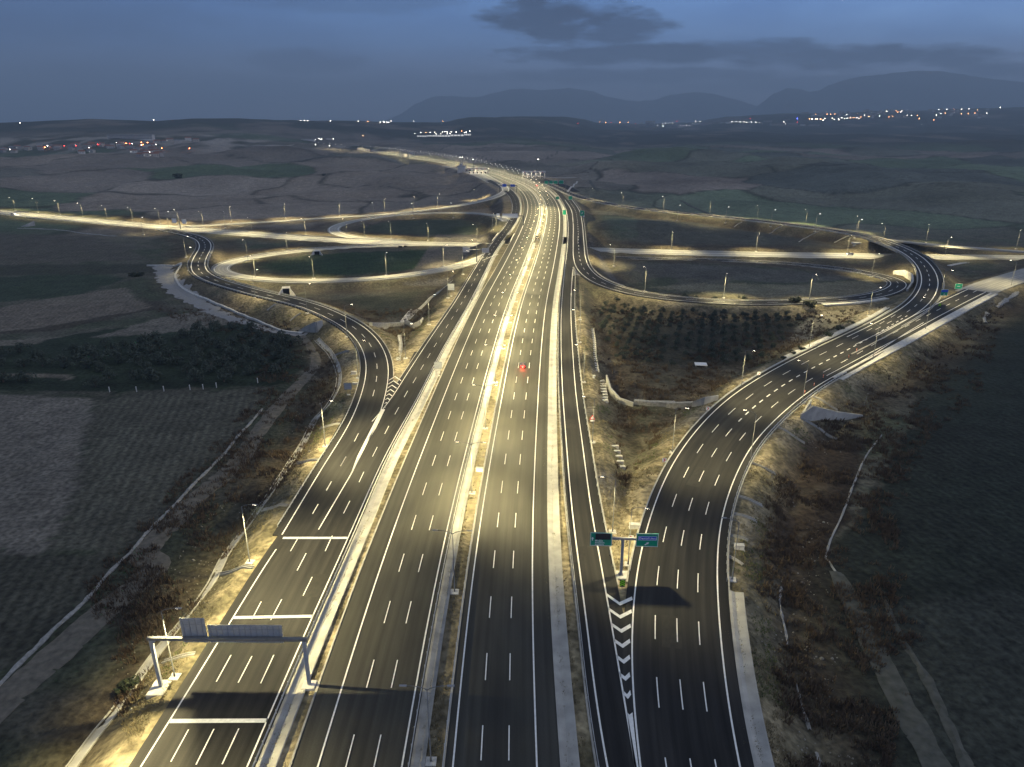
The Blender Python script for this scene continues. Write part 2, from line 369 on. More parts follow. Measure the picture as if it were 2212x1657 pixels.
# lane dashes of the collector, read off the photograph
def bl(x, y): return (x*.3423, 1090.3 + y*.3423)
def m2(x, y): return (702 + x*.3423, 648 + y*.3423)
for a, b in (((1190,1418),(1078,1622)),((1350,1415),(1237,1640)),((1507,1412),(1402,1637)),((1458,948),(1365,1117)),((1590,955),(1503,1123)),((1728,948),(1645,1127)),((1648,612),(1590,722)),((1778,596),(1708,728)),((1970,456),(1913,573)),((1932,306),(1875,415)),((1885,203),(1833,293)),((2097,195),(2052,293)),((2183,990-2393+0),(2150,1048-2393))):
    if a[1] > 0: pxbar(MARK, bl(*a), bl(*b), .18)
for a, b in (((2183,990),(2150,1048)),((2093,1145),(2060,1203)),((2008,1288),(1972,1350))): pxbar(MARK, (a[0]*.3423, 648+a[1]*.3423), (b[0]*.3423, 648+b[1]*.3423), .18)
for a, b in (((245,1085),(215,1150)),((157,1268),(117,1347)),((330,928),(300,988)),((403,795),(377,845)),((466,677),(441,722)),((522,573),(500,613)),((40,1145),(8,1200)),((132,988),(98,1048)),((211,842),(185,893))): pxbar(MARK, m2(*a), m2(*b), .18)
dashes(CR, .5, 0, 5.5, 7.5, .17, s0=float(np.interp(G(868,828)[1], CR.c[:,1], CR.s)))
for a, b in (((611,1162),(751,1162)),((505,1334),(676,1331)),((368,1557.5),(578.5,1556.5))): pxbar(MARK, a, b, .75)
# hatched noses
def hatch(lefts, rights, apexes, w=.5):
    for (l, r, a) in zip(lefts, rights, apexes):
        A, B, T = G(*l, MZ), G(*r, MZ), G(*a, MZ); up = np.array((0, w * 1.5, 0))
        MARK.add([A, T, T + up, A + up], [(0,1,2,3)]); MARK.add([T, B, B + up, T + up], [(0,1,2,3)])
def zb(x, y): return (702 + x*.3423, 1090.3 + y*.3423)
ch = [((1775,562),(1862,632),(1942,588)),((1790,655),(1865,715),(1938,670)),((1808,752),(1872,805),(1932,762)),((1826,855),(1880,900),(1928,858)),((1845,960),(1887,1000),(1927,960)),((1863,1072),(1898,1108),(1927,1072)),((1885,1187),(1912,1222),(1932,1187))]
hatch([zb(a[0][0], a[0][1]+12) for a in ch], [zb(a[2][0], a[2][1]+12) for a in ch], [zb(a[1][0], a[1][1]+4) for a in ch], .62)
pxquad(MARK, [zb(1906,1310), zb(1922,1325), zb(1941,1310), zb(1958,1480), zb(1984,1700), zb(1962,1700), zb(1928,1480)])
ns = 9
for k in range(ns):
    t = k / (ns - 1.0); l = (840 - 13*t, 822 + 68*t); r = (866 - 39*t*1.0, 823 + 66*t)
    hatch([l], [r], [((l[0]+r[0])/2, l[1] - 7*(1-t) - 1)], .45)
pxquad(MARK, [(823,884),(832,884),(812,925),(790,960),(756,1028),(772,985)])
# D: right collector
D_l = [(1325,1725),(1308,1657),(1272,1378),(1236,1107),(1222,939),(1215.5,853),(1212,750),(1212,690),(1218,600),(1226,530),(1227,480),(1221,448),(1208,425),(1190,408),(1160,392)]
D_r = [(1385,1725),(1373,1657),(1309.6,1282),(1275,1090),(1260,973),(1246,870),(1236.5,751),(1233,668),(1236,600),(1242,530),(1243,480),(1236,450),(1222,430),(1204,411),(1174,394)]
D = Road.lines(D_l, D_r, 0, sm=25)
lay('right_collector_road', D, (0, -1.3), (1, 2.4), .02, 'asphalt_dark')
line(D, 0, 0, .26); line(D, 1, 0, .26, mask=D.c[:, 1] < G(1236, 580)[1])
# loop P: right, lower loop
PL_px = [(1228,432),(1243,455),(1247.5,480),(1250,530),(1252,558),(1262,583),(1286,604),(1328,622),(1380,635),(1450,644),(1521,650),(1620,654),(1750,651),(1840,646),(1902,636),(1938,622),(1940,607),(1900,594),(1840,583.5),(1732,571),(1586,563),(1440,559),(1330,557)]
PL = Road.centre(PL_px, 7.4, [0]*8+[-.5,-1,-1.5,-2,-2.5,-3,-3,-3,-3.5,-4,-5]+[KZ]*4, sm=18)
lay('right_loop', PL, (0, -1.6), (1, 1.6), .01, 'asphalt_dark')
line(PL, 0, 0, .24); line(PL, 1, 0, .24, mask=PL.s > 175); line(PL, 1, 0, .24, mask=PL.s < 175); dashes(PL, .5, 0, 5.5, 7.5, .17)
for k in range(8):
    t = k / 7.0; hatch([(1237 + 1*t, 578 + 17*t)], [(1240 + 14*t, 578 + 18*t)], [(1238.5 + 7.5*t, 577 + 16*t)], .5)
# E: wide right ramp
E_l = [(1392,1725),(1381.5,1657),(1362.6,1398),(1367.8,1295),(1383,1189),(1404,1119),(1420.6,1068),(1458.8,991.4),(1513.6,918),(1579.4,856),(1659.7,805),(1754.7,755.8),(1878.8,695.5),(1944.6,655.4),(1975,632),(1985.5,608),(1983,585),(1970,565),(1944.6,545)]
E_r = [(1612,1725),(1595.8,1657),(1561,1430),(1550,1295),(1547.6,1207),(1561,1104.6),(1586.7,1031.6),(1623.2,962.2),(1681.6,900),(1714.5,871),(1769.3,831),(1864.2,779.5),(1951.9,723),(2079.7,648),(2112,627)]
cut = 13
E = Road.lines(E_l[:cut] + [(1925, 668)], E_r[:13] + [(1995, 697)], 0, sm=20)
lay('wide_right_ramp', E, (0, -1.5), (1, 1.9), .03, 'asphalt_dark')
line(E, 0, 0, .26); line(E, 1, 0, .26)
sE = E.s
for t, w in ((.26, .18), (.76, .18)): dashes(E, t, 0, 6, 8.5, w)
dashes(E, .51, 0, 6, 8.5, .18, s1=130); dashes(E, .51, 0, 2.8, 3.2, .36, s0=128)
# F: flyover branch
F_px = [(1800,757),(1860,728),(1928,693),(1975,664),(2003,632),(2009,605),(1999,578),(1972,551),(1925,528),(1860,508.5),(1800,498),(1733,489),(1650,479),(1568,469.5),(1500,463),(1440,457.5),(1400,453),(1352,447),(1300,437),(1266,430),(1238,421),(1208,408),(1180,396)]
Fz = [0,0,0,0,0,.3,.6,.9,1.2,1.2,1,1,.8,.6,.5,.5,.3,0,0,0,0,0,0]
F = Road.centre(F_px, 7.6, Fz, sm=25)
lay('flyover_ramp', F, (0, -1.8), (1, 2.6), .0, 'asphalt_dark')
line(F, 0, 0, .26, mask=F.s > 20); line(F, 1, 0, .26, mask=F.s > 30); dashes(F, .5, 0, 5.5, 7.5, .17, s0=40)
# G: service road joining from the right
Gr = Road.centre([(1760,806),(1830,770),(1922,724),(2010,678),(2075,645),(2110,628)], 8.0, 0, sm=10)
lay('joining_road', Gr, (0, -1.6), (1, 2.0), .01, 'asphalt_dark')
line(Gr, 0, 0, .24, mask=Gr.s > 40); line(Gr, 1, 0, .24); dashes(Gr, .5, 0, 5.5, 7.5, .17, s0=30)
G2 = Road.centre([(2100,633),(2140,617),(2212,594),(2300,570),(2400,548)], 15.5, 0, sm=4)
lay('pale_road', G2, (0, 0), (1, 0), -.01, 'asphalt_pale')
R2 = Road.centre([(1915,517),(1990,525),(2061,531.5),(2212,543),(2330,553)], 6.0, [1,.5,0,0,0], sm=4)
lay('side_road', R2, (0, 0), (1, 0), .0, 'asphalt_pale')
# crossroad surface, pale; loops on the left
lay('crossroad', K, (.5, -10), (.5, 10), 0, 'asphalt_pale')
kb = K.c[:, 0] < -250
line(K, .5, -.9, .3); line(K, .5, .9, .3); line(K, .5, -8.6, .24); line(K, .5, 8.6, .24)
LA_px = [(1097,478),(1084,471),(1062,464),(1000,459.5),(930,460),(873,463),(800,471),(750,480.5),(722,491),(721,501),(745,510),(800,517),(870,521)]
LA = Road.centre(LA_px, 7.2, [0,0,-.3,-.8,-1.3,-2,-3,-4,-4.5,-5,-5.5,KZ,KZ], sm=20)
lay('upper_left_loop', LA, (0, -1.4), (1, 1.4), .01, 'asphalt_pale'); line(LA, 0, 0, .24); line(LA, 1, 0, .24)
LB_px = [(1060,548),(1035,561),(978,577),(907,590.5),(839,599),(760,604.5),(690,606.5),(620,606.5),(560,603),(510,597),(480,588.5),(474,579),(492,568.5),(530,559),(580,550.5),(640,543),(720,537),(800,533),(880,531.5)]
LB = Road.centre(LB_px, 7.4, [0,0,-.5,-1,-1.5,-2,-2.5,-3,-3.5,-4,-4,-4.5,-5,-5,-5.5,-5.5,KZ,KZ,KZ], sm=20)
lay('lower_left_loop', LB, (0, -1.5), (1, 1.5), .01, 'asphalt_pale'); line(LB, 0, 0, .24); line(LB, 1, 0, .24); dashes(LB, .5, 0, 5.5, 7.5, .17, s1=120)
MR_px = [(1040,374),(1062,386),(1086,401),(1092,412),(1075,423),(1035,435),(985,445),(900,456),(820,463.5),(702,471),(600,478),(511,483),(420,488),(340,489)]
MR = Road.centre(MR_px, 7.0, [0,0,0,0,-.5,-1,-2,-3,-4,-4.5,-5,-5,-5.5,KZ], sm=10)
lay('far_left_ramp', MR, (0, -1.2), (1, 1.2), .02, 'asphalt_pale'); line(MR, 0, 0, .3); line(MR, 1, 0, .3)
TP = Road.centre([(975,358),(1010,366),(1050,379),(1085,395)], 40, 0, sm=4)
lay('left_toll_apron', TP, (0, 0), (1, 0), -.02, 'asphalt_pale')
TQ = Road.centre([(1130,381),(1165,390),(1200,402),(1222,414)], 34, 0, sm=4)
lay('right_toll_apron', TQ, (0, 0), (1, 0), -.02, 'asphalt_dark')
TQ2 = Road.centre([(1245,383),(1205,383.5),(1165,380),(1130,374)], 9, 0, sm=4)
lay('toll_access_road', TQ2, (0, 0), (1, 0), -.02, 'asphalt_pale')
FR = Road.centre([(860,333),(815,327),(760,322),(700,319.5),(640,319)], 24, 0, sm=6)
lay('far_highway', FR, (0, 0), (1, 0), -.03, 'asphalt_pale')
PT = MB()
for a_, b_, w_ in (((690,1240),(668,1290),3.4),((560,1300),(548,1325),3.2),((905,760),(893,785),3.4),((1520,1010),(1496,1050),3.2),((1700,850),(1672,870),3.3),((1450,1330),(1452,1400),3.3),((1246,1180),(1250,1215),3.2),((1230,905),(1232,925),3.2),((812,800),(815,815),3)): pxbar(PT, a_, b_, w_, .055)
o = PT.build('asphalt_patches', MT['asphalt_patch']); o['kind'] = 'structure'; o.data.uv_layers.new(name='UVMap')
o = MARK.build('road_markings', MT['paint']); o['kind'] = 'structure'
# ------------------------------------------------------------------ concrete drains and kerbs along the roads (one sheet each)
def drain(name, road, t, offs, mask=None, m='concrete', joints=True):
    rows = [road.at(t, e, z) for e, z in offs]; mb = MB(); strip(mb, rows, mask); o = mb.build(name, MT[m]); o['kind'] = 'structure'; return o
notk = gapm
def solid_mask(road, y0, y1): return (road.c[:, 1] > y0) & (road.c[:, 1] < y1)
drain('median_drain', M, .5, [(-2.28, -.5), (-2.28, .06), (-1.9, .07), (-1.1, -.10), (-.55, .05), (-.4, .05), (-.4, -.5)], notk, 'median_concrete')
drain('median_kerb', M, .5, [(1.95, -.5), (1.95, .10), (2.28, .10), (2.28, -.4)], notk, 'kerb')
drain('right_gutter', M, .5, [(17.72, -.5), (17.72, .08), (18.0, .08), (18.9, -.14), (20.2, .12), (20.35, .12), (20.35, -.5)], ~near_k(M.off(18), 13))
drain('left_kerb', M, .5, [(-18.5, -.5), (-18.5, .10), (-18.22, .10), (-18.22, -.4)], ~near_k(M.off(-18), 13), 'kerb')
drain('collector_gutter', CR, 1, [(1.12, -.5), (1.12, .07), (1.5, .07), (2.4, -.16), (3.6, .10), (3.8, .10), (3.8, -.5)], ~near_k(CR.R, 13))
drain('ramp_kerb', H, 1, [(1.62, -.5), (1.62, .10), (1.9, .10), (1.9, -.5)], H.c[:, 1] > G(850, 815)[1], 'kerb')
drain('collector_kerb', CR, 0, [(-2.0, -.5), (-2.0, .09), (-1.72, .09), (-1.72, -.5)], CR.c[:, 1] > G(866, 828)[1], 'kerb')
yl = G(1560, 1262)[1]; yh = G(1800, 806)[1]
drain('ramp_gutter', E, 1, [(1.92, -.5), (1.92, .07), (2.4, .07), (3.1, -.15), (4.4, .12), (4.6, .12), (4.6, -.5)], E.R[:, 1] < yl)
drain('ramp_kerb', E, 1, [(1.92, -.5), (1.92, .09), (2.2, .09), (2.2, -.5)], (E.R[:, 1] > yl - 2) & (E.R[:, 1] < yh), 'kerb')
drain('ramp_gutter', Gr, 1, [(2.02, -.5), (2.02, .07), (2.5, .07), (3.4, -.12), (5.2, .12), (5.4, .12), (5.4, -.5)], None, 'concrete_pale')
drain('ramp_kerb', E, 0, [(-1.85, -.5), (-1.85, .09), (-1.52, .09), (-1.52, -.5)], E.L[:, 1] > G(1360, 1272)[1], 'kerb')
drain('ramp_gutter', E, 0, [(-4.2, -.5), (-4.2, .12), (-3.9, .12), (-2.9, -.1), (-1.9, .05), (-1.9, -.5)], E.L[:, 1] > G(1700, 780)[1], 'concrete_pale')
drain('loop_gutter', PL, 1, [(1.62, -.5), (1.62, .08), (4.2, .10), (4.2, -.5)], (PL.c[:, 0] > G(1750,650,-3)[0]) & (PL.s > 300) & (PL.s < 560), 'concrete_pale')
drain('loop_kerb', PL, 0, [(-2.0, -.5), (-2.0, .10), (-1.62, .10), (-1.62, -.5)], None, 'kerb')
drain('flyover_kerb', F, 1, [(2.62, -.5), (2.62, .25), (3.0, .25), (3.0, -.9)], None, 'kerb')
drain('flyover_kerb', F, 0, [(-2.2, -.9), (-2.2, .25), (-1.82, .25), (-1.82, -.5)], None, 'kerb')
drain('collector_kerb', D, 1, [(2.42, -.5), (2.42, .10), (2.7, .10), (2.7, -.5)], (D.c[:, 1] < G(1236, 590)[1]) & (D.c[:, 1] > G(1320, 1272)[1]), 'kerb')
drain('collector_kerb', D, 0, [(-1.6, -.5), (-1.6, .10), (-1.32, .10), (-1.32, -.5)], ~near_k(D.L, 13), 'kerb')
drain('crossroad_kerb', K, .5, [(10.02, -.5), (10.02, .12), (10.4, .12), (10.4, -.5)], None, 'kerb')
drain('crossroad_kerb', K, .5, [(-10.4, -.5), (-10.4, .12), (-10.02, .12), (-10.02, -.5)], None, 'kerb')
# ------------------------------------------------------------------ terrain
def vnoise(x, y, seed=0):
    xi = np.floor(x).astype(np.int64); yi = np.floor(y).astype(np.int64); fx = x - xi; fy = y - yi
    fx = fx*fx*(3-2*fx); fy = fy*fy*(3-2*fy)
    def h(a, b):
        n = (a * 374761393 + b * 668265263 + seed * 1442695041) & 0xffffffff
        n = ((n ^ (n >> 13)) * 1274126177) & 0xffffffff; return ((n ^ (n >> 16)) & 0xffff) / 65535.0
    return (h(xi, yi)*(1-fx) + h(xi+1, yi)*fx)*(1-fy) + (h(xi, yi+1)*(1-fx) + h(xi+1, yi+1)*fx)*fy
def fbm(x, y, seed=0, o=4):
    t = 0; a = .5; 
    for k in range(o): t = t + a * vnoise(x * 2**k, y * 2**k, seed + k); a *= .5
    return t / (1 - .5**o)
def sst(a, b, x): t = np.clip((x - a) / (b - a), 0, 1); return t*t*(3-2*t)
ys = [38.0]
while ys[-1] < 15500: ys.append(ys[-1] + max(1.9, .0078 * ys[-1]))
xs = [0.0]
while xs[-1] < 14000: xs.append(xs[-1] + max(2.0, .0135 * xs[-1]))
GY = np.array(ys); GX = np.array([-x for x in xs[:0:-1]] + xs)
XX, YY = np.meshgrid(GX, GY); RD = np.hypot(XX, YY)
SKY = [(-200,266),(0,266),(100,262),(200,257.5),(260,261),(330,264),(420,259),(520,258),(640,261),(760,263),(900,266),(960,264),(990,258),(1040,253.5),(1150,253),(1220,253),(1265,259),(1290,266),(1400,268),(1500,265),(1570,252),(1700,245),(1800,246),(1900,240),(2000,239),(2100,235),(2212,232),(2400,230)]
DIST = [(-200,3000),(400,3000),(900,4200),(1150,5200),(1400,8000),(2212,7000),(2400,7000)]
uh = CX + FPX * XX / np.maximum(YY, 1) / CP      # screen column of far ground
uh = np.clip(uh, -199, 2399)
vs_ = np.interp(uh, [a for a, b in SKY], [b for a, b in SKY]); dr = np.interp(uh, [a for a, b in DIST], [b for a, b in DIST])
el = np.arctan((vs_ - CY) / FPX) + PITCH
dist_c = YY                                             # ridge laid across the view
ridge = CAMH - dr * np.tan(el) + (fbm(XX/260, YY/260, 5, 5) - .5) * 20
prof = sst(.48, 1.0, dist_c / dr) ** 1.4
B = -4.6 + (fbm(XX/60, YY/60, 1, 4) - .5) * 1.6
hill = (fbm(XX/420, YY/420, 9, 5) - .48) * 2
B = B + hill * 26 * sst(550, 1700, RD) + (fbm(XX/900, YY/900, 21, 3) - .5) * 30 * sst(1200, 3500, RD)
B = B + (fbm(XX/170, YY/170, 61, 5) - .5) * 36 * sst(600, 1000, RD) * sst(3000, 1800, RD)
B = B * (1 - prof) + (ridge) * prof
B = B - 60 * sst(1.0, 1.35, dist_c / dr)
# bluffs below the village on the left: gullied scarp
bl_ = np.exp(-((YY - 2050) / 230) ** 2) * sst(-80, -500, XX) * sst(-2600, -1700, XX)
B = B + bl_ * 9 + bl_ * (fbm(XX/45, YY/160, 33, 4) - .5) * 20
# small hills beside the far highway
def hillock(px, d, r, h):
    global B
    x = (px - CX) / FPX * d * CP; B = B + h * np.exp(-((XX - x) / r) ** 2 - ((YY - d) / (r * .8)) ** 2)
hillock(905, 1330, 85, 15); hillock(760, 1500, 110, 14); hillock(1330, 1300, 90, 14); hillock(1000, 1010, 55, 6); hillock(1300, 560, 38, 5); hillock(1370, 600, 45, 5)
hillock(1480, 1700, 160, 16); hillock(600, 1700, 150, 10)
# raised bank to the right of the joining road and its dark hill
B = B + 10 * sst(12, 120, (XX - np.interp(YY, [150, 230, 300, 420], [110, 150, 205, 330]))) * sst(150, 260, YY) * sst(650, 420, YY)
Hf = np.full(B.shape, -1e9); Hc = np.full(B.shape, 1e9); DM = np.full(B.shape, 1e9)
KDM = np.full(B.shape, 1e9)
for c, hw in ALL:
    n = len(c)
    for i in range(0, n, 12):
        seg = c[i:i+13]; h = hw[i:i+13]; pad = 75
        x0, x1 = np.searchsorted(GX, [seg[:, 0].min() - pad, seg[:, 0].max() + pad]); y0, y1 = np.searchsorted(GY, [seg[:, 1].min() - pad, seg[:, 1].max() + pad])
        if x1 <= x0 or y1 <= y0: continue
        sx = XX[y0:y1, x0:x1]; sy = YY[y0:y1, x0:x1]
        best = np.full(sx.shape, 1e9); bz = np.zeros(sx.shape)
        for k in range(len(seg) - 1):
            a = seg[k]; b_ = seg[k+1]; ab = b_[:2] - a[:2]; l2 = ab @ ab + 1e-9
            t = np.clip(((sx - a[0]) * ab[0] + (sy - a[1]) * ab[1]) / l2, 0, 1)
            d = np.hypot(sx - a[0] - t*ab[0], sy - a[1] - t*ab[1]) - (h[k] + (h[k+1] - h[k]) * t); z = a[2] + (b_[2] - a[2]) * t
            q = d < best; best[q] = d[q]; bz[q] = z[q]
        dd = np.maximum(best - 2.6, 0)
        Hf[y0:y1, x0:x1] = np.maximum(Hf[y0:y1, x0:x1], bz - .28 - dd * .56)
        Hc[y0:y1, x0:x1] = np.minimum(Hc[y0:y1, x0:x1], bz - .28 + dd * .60)
        DM[y0:y1, x0:x1] = np.minimum(DM[y0:y1, x0:x1], best)
slope_n = (fbm(XX/9, YY/9, 12, 3) - .5) * 1.1 * sst(2, 10, DM) * (RD < 900)
HH = np.minimum(np.maximum(B, Hf), Hc) + slope_n
# cut the median soil a little lower than the kerbs is part of the plateau above
def hz(x, y):
    x = np.atleast_1d(x).astype(float); y = np.atleast_1d(y).astype(float)
    i = np.clip(np.searchsorted(GX, x) - 1, 0, len(GX) - 2); j = np.clip(np.searchsorted(GY, y) - 1, 0, len(GY) - 2)
    fx = np.clip((x - GX[i]) / (GX[i+1] - GX[i]), 0, 1); fy = np.clip((y - GY[j]) / (GY[j+1] - GY[j]), 0, 1)
    return (HH[j, i]*(1-fx) + HH[j, i+1]*fx)*(1-fy) + (HH[j+1, i]*(1-fx) + HH[j+1, i+1]*fx)*fy
def samp(A, x, y):
    i = np.clip(np.searchsorted(GX, np.atleast_1d(x)), 0, len(GX)-1); j = np.clip(np.searchsorted(GY, np.atleast_1d(y)), 0, len(GY)-1); return A[j, i]
TT = np.geomspace(45, 16000, 2600)
def hit(u, v):
    """the first ground point seen through pixel u,v"""
    d = ray(u, v); P = d[None, :] * (TT / np.linalg.norm(d[:2]))[:, None]; P[:, 2] += CAMH
    g = hz(P[:, 0], P[:, 1]); q = np.nonzero(P[:, 2] < g)[0]
    if len(q) == 0:
        k = int(np.argmin(P[:, 2] - g)); return np.array((P[k, 0], P[k, 1], g[k]))
    k = q[0]
    if k == 0: return P[0]
    a, b = P[k-1, 2] - g[k-1], g[k] - P[k, 2]; t = a / (a + b + 1e-9); r = P[k-1] + (P[k] - P[k-1]) * t; r[2] = hz(r[0], r[1])[0]; return r
# ---- colours of the land (reflectance) ----
n1 = fbm(XX/14, YY/14, 3, 5); n2 = fbm(XX/3.2, YY/3.2, 4, 3); n3 = fbm(XX/130, YY/130, 6, 4)
def col(c): return np.array(c)[None, None, :]
def mixc(a, b, t): return a + (b - a) * t[..., None]
COL = np.broadcast_to(col((.105, .100, .078)), B.shape + (3,)).copy()
COL = mixc(COL, col((.055, .070, .040)), sst(.42, .62, n1) * .7)
# patchwork of far fields
def patch(cs, seed):
    wx = XX + (fbm(XX/200, YY/200, seed, 3) - .5) * 220; wy = YY * .8 + (fbm(XX/200, YY/200, seed+7, 3) - .5) * 160
    ix = np.floor(wx / cs).astype(int); iy = np.floor(wy / cs).astype(int); bd = np.full(B.shape, 1e9); b2 = bd.copy(); bi = np.zeros(B.shape)
    for a in (-1, 0, 1):
        for b_ in (-1, 0, 1):
            q = (ix + a) * 73.17 + (iy + b_) * 191.3 + seed; hx = np.modf(np.abs(np.sin(q) * 43758.5))[0]; hy = np.modf(np.abs(np.sin(q * 1.7 + 3) * 24634.6))[0]
            d = np.hypot(wx / cs - (ix + a + hx), (wy / cs - (iy + b_ + hy))); m_ = d < bd; b2 = np.where(m_, bd, np.minimum(b2, d)); bi = np.where(m_, np.modf(np.abs(np.sin(q * 2.3) * 9631.1))[0], bi); bd = np.minimum(bd, d)
    return bi, b2 - bd
pid, edge = patch(190, 11)
pal = np.array([(.135,.115,.095),(.10,.088,.075),(.155,.135,.115),(.06,.078,.05),(.12,.105,.09),(.085,.082,.07),(.14,.12,.10)])
palr = 1.35 * np.array([(.065,.068,.055),(.045,.058,.040),(.09,.078,.068),(.05,.055,.045),(.055,.070,.048),(.08,.072,.062),(.045,.05,.045)])
idx = np.clip((pid * 7).astype(int), 0, 6); right = sst(-60, 250, XX - (YY - 500) * .05)
far = mixc(pal[idx], palr[idx], right); far = far * 1.75 * (0.6 + .8 * n3)[..., None] * (.8 + .4*fbm(XX/40, YY/40, 88, 4))[..., None]
far = mixc(far, col((.045, .045, .035)), sst(.05, .0, edge) * .85)
COL = mixc(COL, far, sst(480, 640, YY + (n1 - .5) * 60))
scarp = sst(.42, .6, fbm(XX/50, YY/140, 40, 4)); COL = mixc(COL, mixc(np.broadcast_to(col((.05, .058, .04)), COL.shape), col((.34, .31, .28)), scarp**2), bl_ * .9)
distc = sst(2200, 3200, RD); COL = mixc(COL, mixc(np.broadcast_to(col((.05, .055, .045)), COL.shape), col((.16, .14, .12)), sst(.55, .75, fbm(XX/160, YY/260, 50, 5))), distc)
PLO = np.zeros(B.shape)
def inside(poly, warp=2.5, z=-4.6):
    P = np.array([G(u, v, z)[:2] for u, v in poly]); wx = XX + (fbm(XX/11, YY/11, 70, 3) - .5) * warp * 2; wy = YY + (fbm(XX/11, YY/11, 71, 3) - .5) * warp * 2
    r = np.zeros(B.shape, bool); j = len(P) - 1
    for i in range(len(P)):
        xi, yi = P[i]; xj, yj = P[j]; cnd = ((yi > wy) != (yj > wy)) & (wx < (xj - xi) * (wy - yi) / (yj - yi + 1e-12) + xi); r ^= cnd; j = i
    return r
def field(poly, c, plough=0, k=.8, var=.3, warp=2.5):
    q = inside(poly, warp) & (DM > 3); cc = np.array(c)[None, :] * (1 - var/2 + var * n1[q])[:, None]
    COL[q] = COL[q] * (1 - k) + cc * k; PLO[q] = plough
# left side
field([(-200,855),(205,858),(190,920),(130,1172),(95,1195),(-200,1190)], (.22,.20,.17), .2, 1, .2)
field([(222,858),(400,848),(560,835),(572,868),(505,940),(440,1005),(380,1060),(300,1130),(262,1190),(130,1185),(165,1050),(200,920)], (.125,.120,.092), .7, 1, .35)
field([(-200,1195),(270,1195),(225,1250),(130,1340),(40,1425),(-200,1560)], (.080,.078,.060), .8, 1, .3)
field([(-200,770),(330,700),(560,690),(640,735),(668,790),(600,830),(220,845),(-200,850)], (.030,.042,.026), 0, 1, .5)
field([(-200,812),(150,808),(150,818),(-200,822)], (.17,.15,.12), 0, 1)
field([(-200,745),(125,728),(80,742),(-200,760)], (.17,.155,.125), 0, 1)
field([(-200,610),(150,590),(270,600),(180,640),(-200,670)], (.040,.058,.036), .2, .9)
field([(-200,690),(90,655),(320,650),(260,620),(420,690),(330,670),(120,712),(-200,740)], (.065,.055,.043), .3, .9)
field([(90,650),(270,622),(320,668),(130,700),(-100,730),(-200,700)], (.18,.155,.125), .3, .8)
field([(330,690),(500,660),(560,690),(430,715),(200,730)], (.18,.16,.135), .2, .8)
field([(-200,500),(200,510),(330,560),(-200,580)], (.10,.09,.074), .3, .8)
field([(-200,575),(330,570),(350,590),(-200,600)], (.050,.052,.038), .3, .8)
field([(520,560),(720,548),(930,540),(1020,545),(960,572),(840,592),(640,600),(530,590)], (.030,.055,.026), .2, .9)
field([(760,495),(830,478),(1000,466),(1065,480),(1050,500),(900,510),(780,508)], (.038,.055,.032), 0, .8)
field([(820,640),(960,600),(1000,602),(930,690),(780,685),(700,650)], (.050,.052,.036), 0, .8)
# right side
field([(1270,650),(1500,645),(1700,660),(1730,720),(1620,800),(1460,815),(1300,760)], (.055,.052,.038), .2, 1, .5)
field([(1290,770),(1600,800),(1540,870),(1340,865)], (.085,.075,.055), 0, .8)
field([(1500,655),(1760,655),(1900,648),(1890,662),(1760,680),(1600,672)], (.16,.15,.14), 0, .8, .6)
field([(1300,565),(1500,572),(1800,590),(1860,605),(1700,612),(1400,600)], (.10,.095,.085), 0, .8, .9)
field([(1370,465),(1600,490),(1850,530),(1600,535),(1380,520)], (.085,.08,.066), 0, .7, .8)
field([(1640,1200),(1800,1180),(1960,940),(2212,850),(2500,900),(2500,1900),(1700,1900)], (.024,.029,.022), .5, .95, .4)  # dark greenish field; the corner vignette is also put into its colour
field([(1690,960),(1880,950),(1800,1170),(1650,1230)], (.034,.024,.017), 0, .9, .7)
field([(1860,1300),(2212,1280),(2500,1300),(2500,1900),(2100,1900)], (.046,.050,.042), .4, .8, .4)
field([(1620,1270),(1690,1260),(1740,1657),(1660,1657)], (.065,.070,.052), 0, .6, .4)
field([(1950,750),(2212,620),(2500,560),(2500,860),(1980,930)], (.026,.032,.024), .2, .95, .5)
# verges beside the roads: sandy soil and dry grass
vg = sst(9 + 9*n1, 1.5, DM) * (YY < 760) * (1 - .62 * sst(300, 400, YY))
sandc = mixc(np.broadcast_to(col((.36, .305, .20)), COL.shape), col((.14, .12, .075)), sst(.38, .62, n2 * .6 + n1 * .4))
COL = mixc(COL, sandc, vg * .9)
sl = sst(26, 10, DM) * (1 - vg) * (YY < 760)
COL = mixc(COL, mixc(np.broadcast_to(col((.070, .050, .034)), COL.shape), col((.16, .14, .10)), sst(.5, .72, n2*.5 + n1*.5)), sl * .75)
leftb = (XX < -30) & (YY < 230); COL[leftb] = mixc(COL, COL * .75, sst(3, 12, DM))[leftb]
pale = inside([(1700,770),(1720,690),(1800,655),(1900,650),(1930,655),(1830,705),(1740,760)], 2, -1); COL[pale] = COL[pale] * .3 + np.array((.30, .265, .19)) * .7
pale = inside([(1400,615),(1600,640),(1860,640),(1900,615),(1880,600),(1700,612),(1500,610)], 2, -3.5) & (DM > 1); COL[pale] = COL[pale] * .4 + np.array((.24, .22, .15)) * .6
kk = (YY > 380) & (YY < 560) & (np.abs(XX) < 60) & (HH < -3); COL[kk] = (.12, .11, .10)
mm_ = (np.abs(XX) < 60) & (YY < 700)
COL *= .92
for c_ in (M.c[::3],):
    for p_ in c_[(c_[:,1] < 900)]:
        j0, j1 = np.searchsorted(GY, [p_[1]-6, p_[1]+6]); q_ = np.abs(XX[j0:j1] - p_[0]) < 2.4; COL[j0:j1][q_] = np.minimum(COL[j0:j1][q_], np.array((.15,.13,.09)))
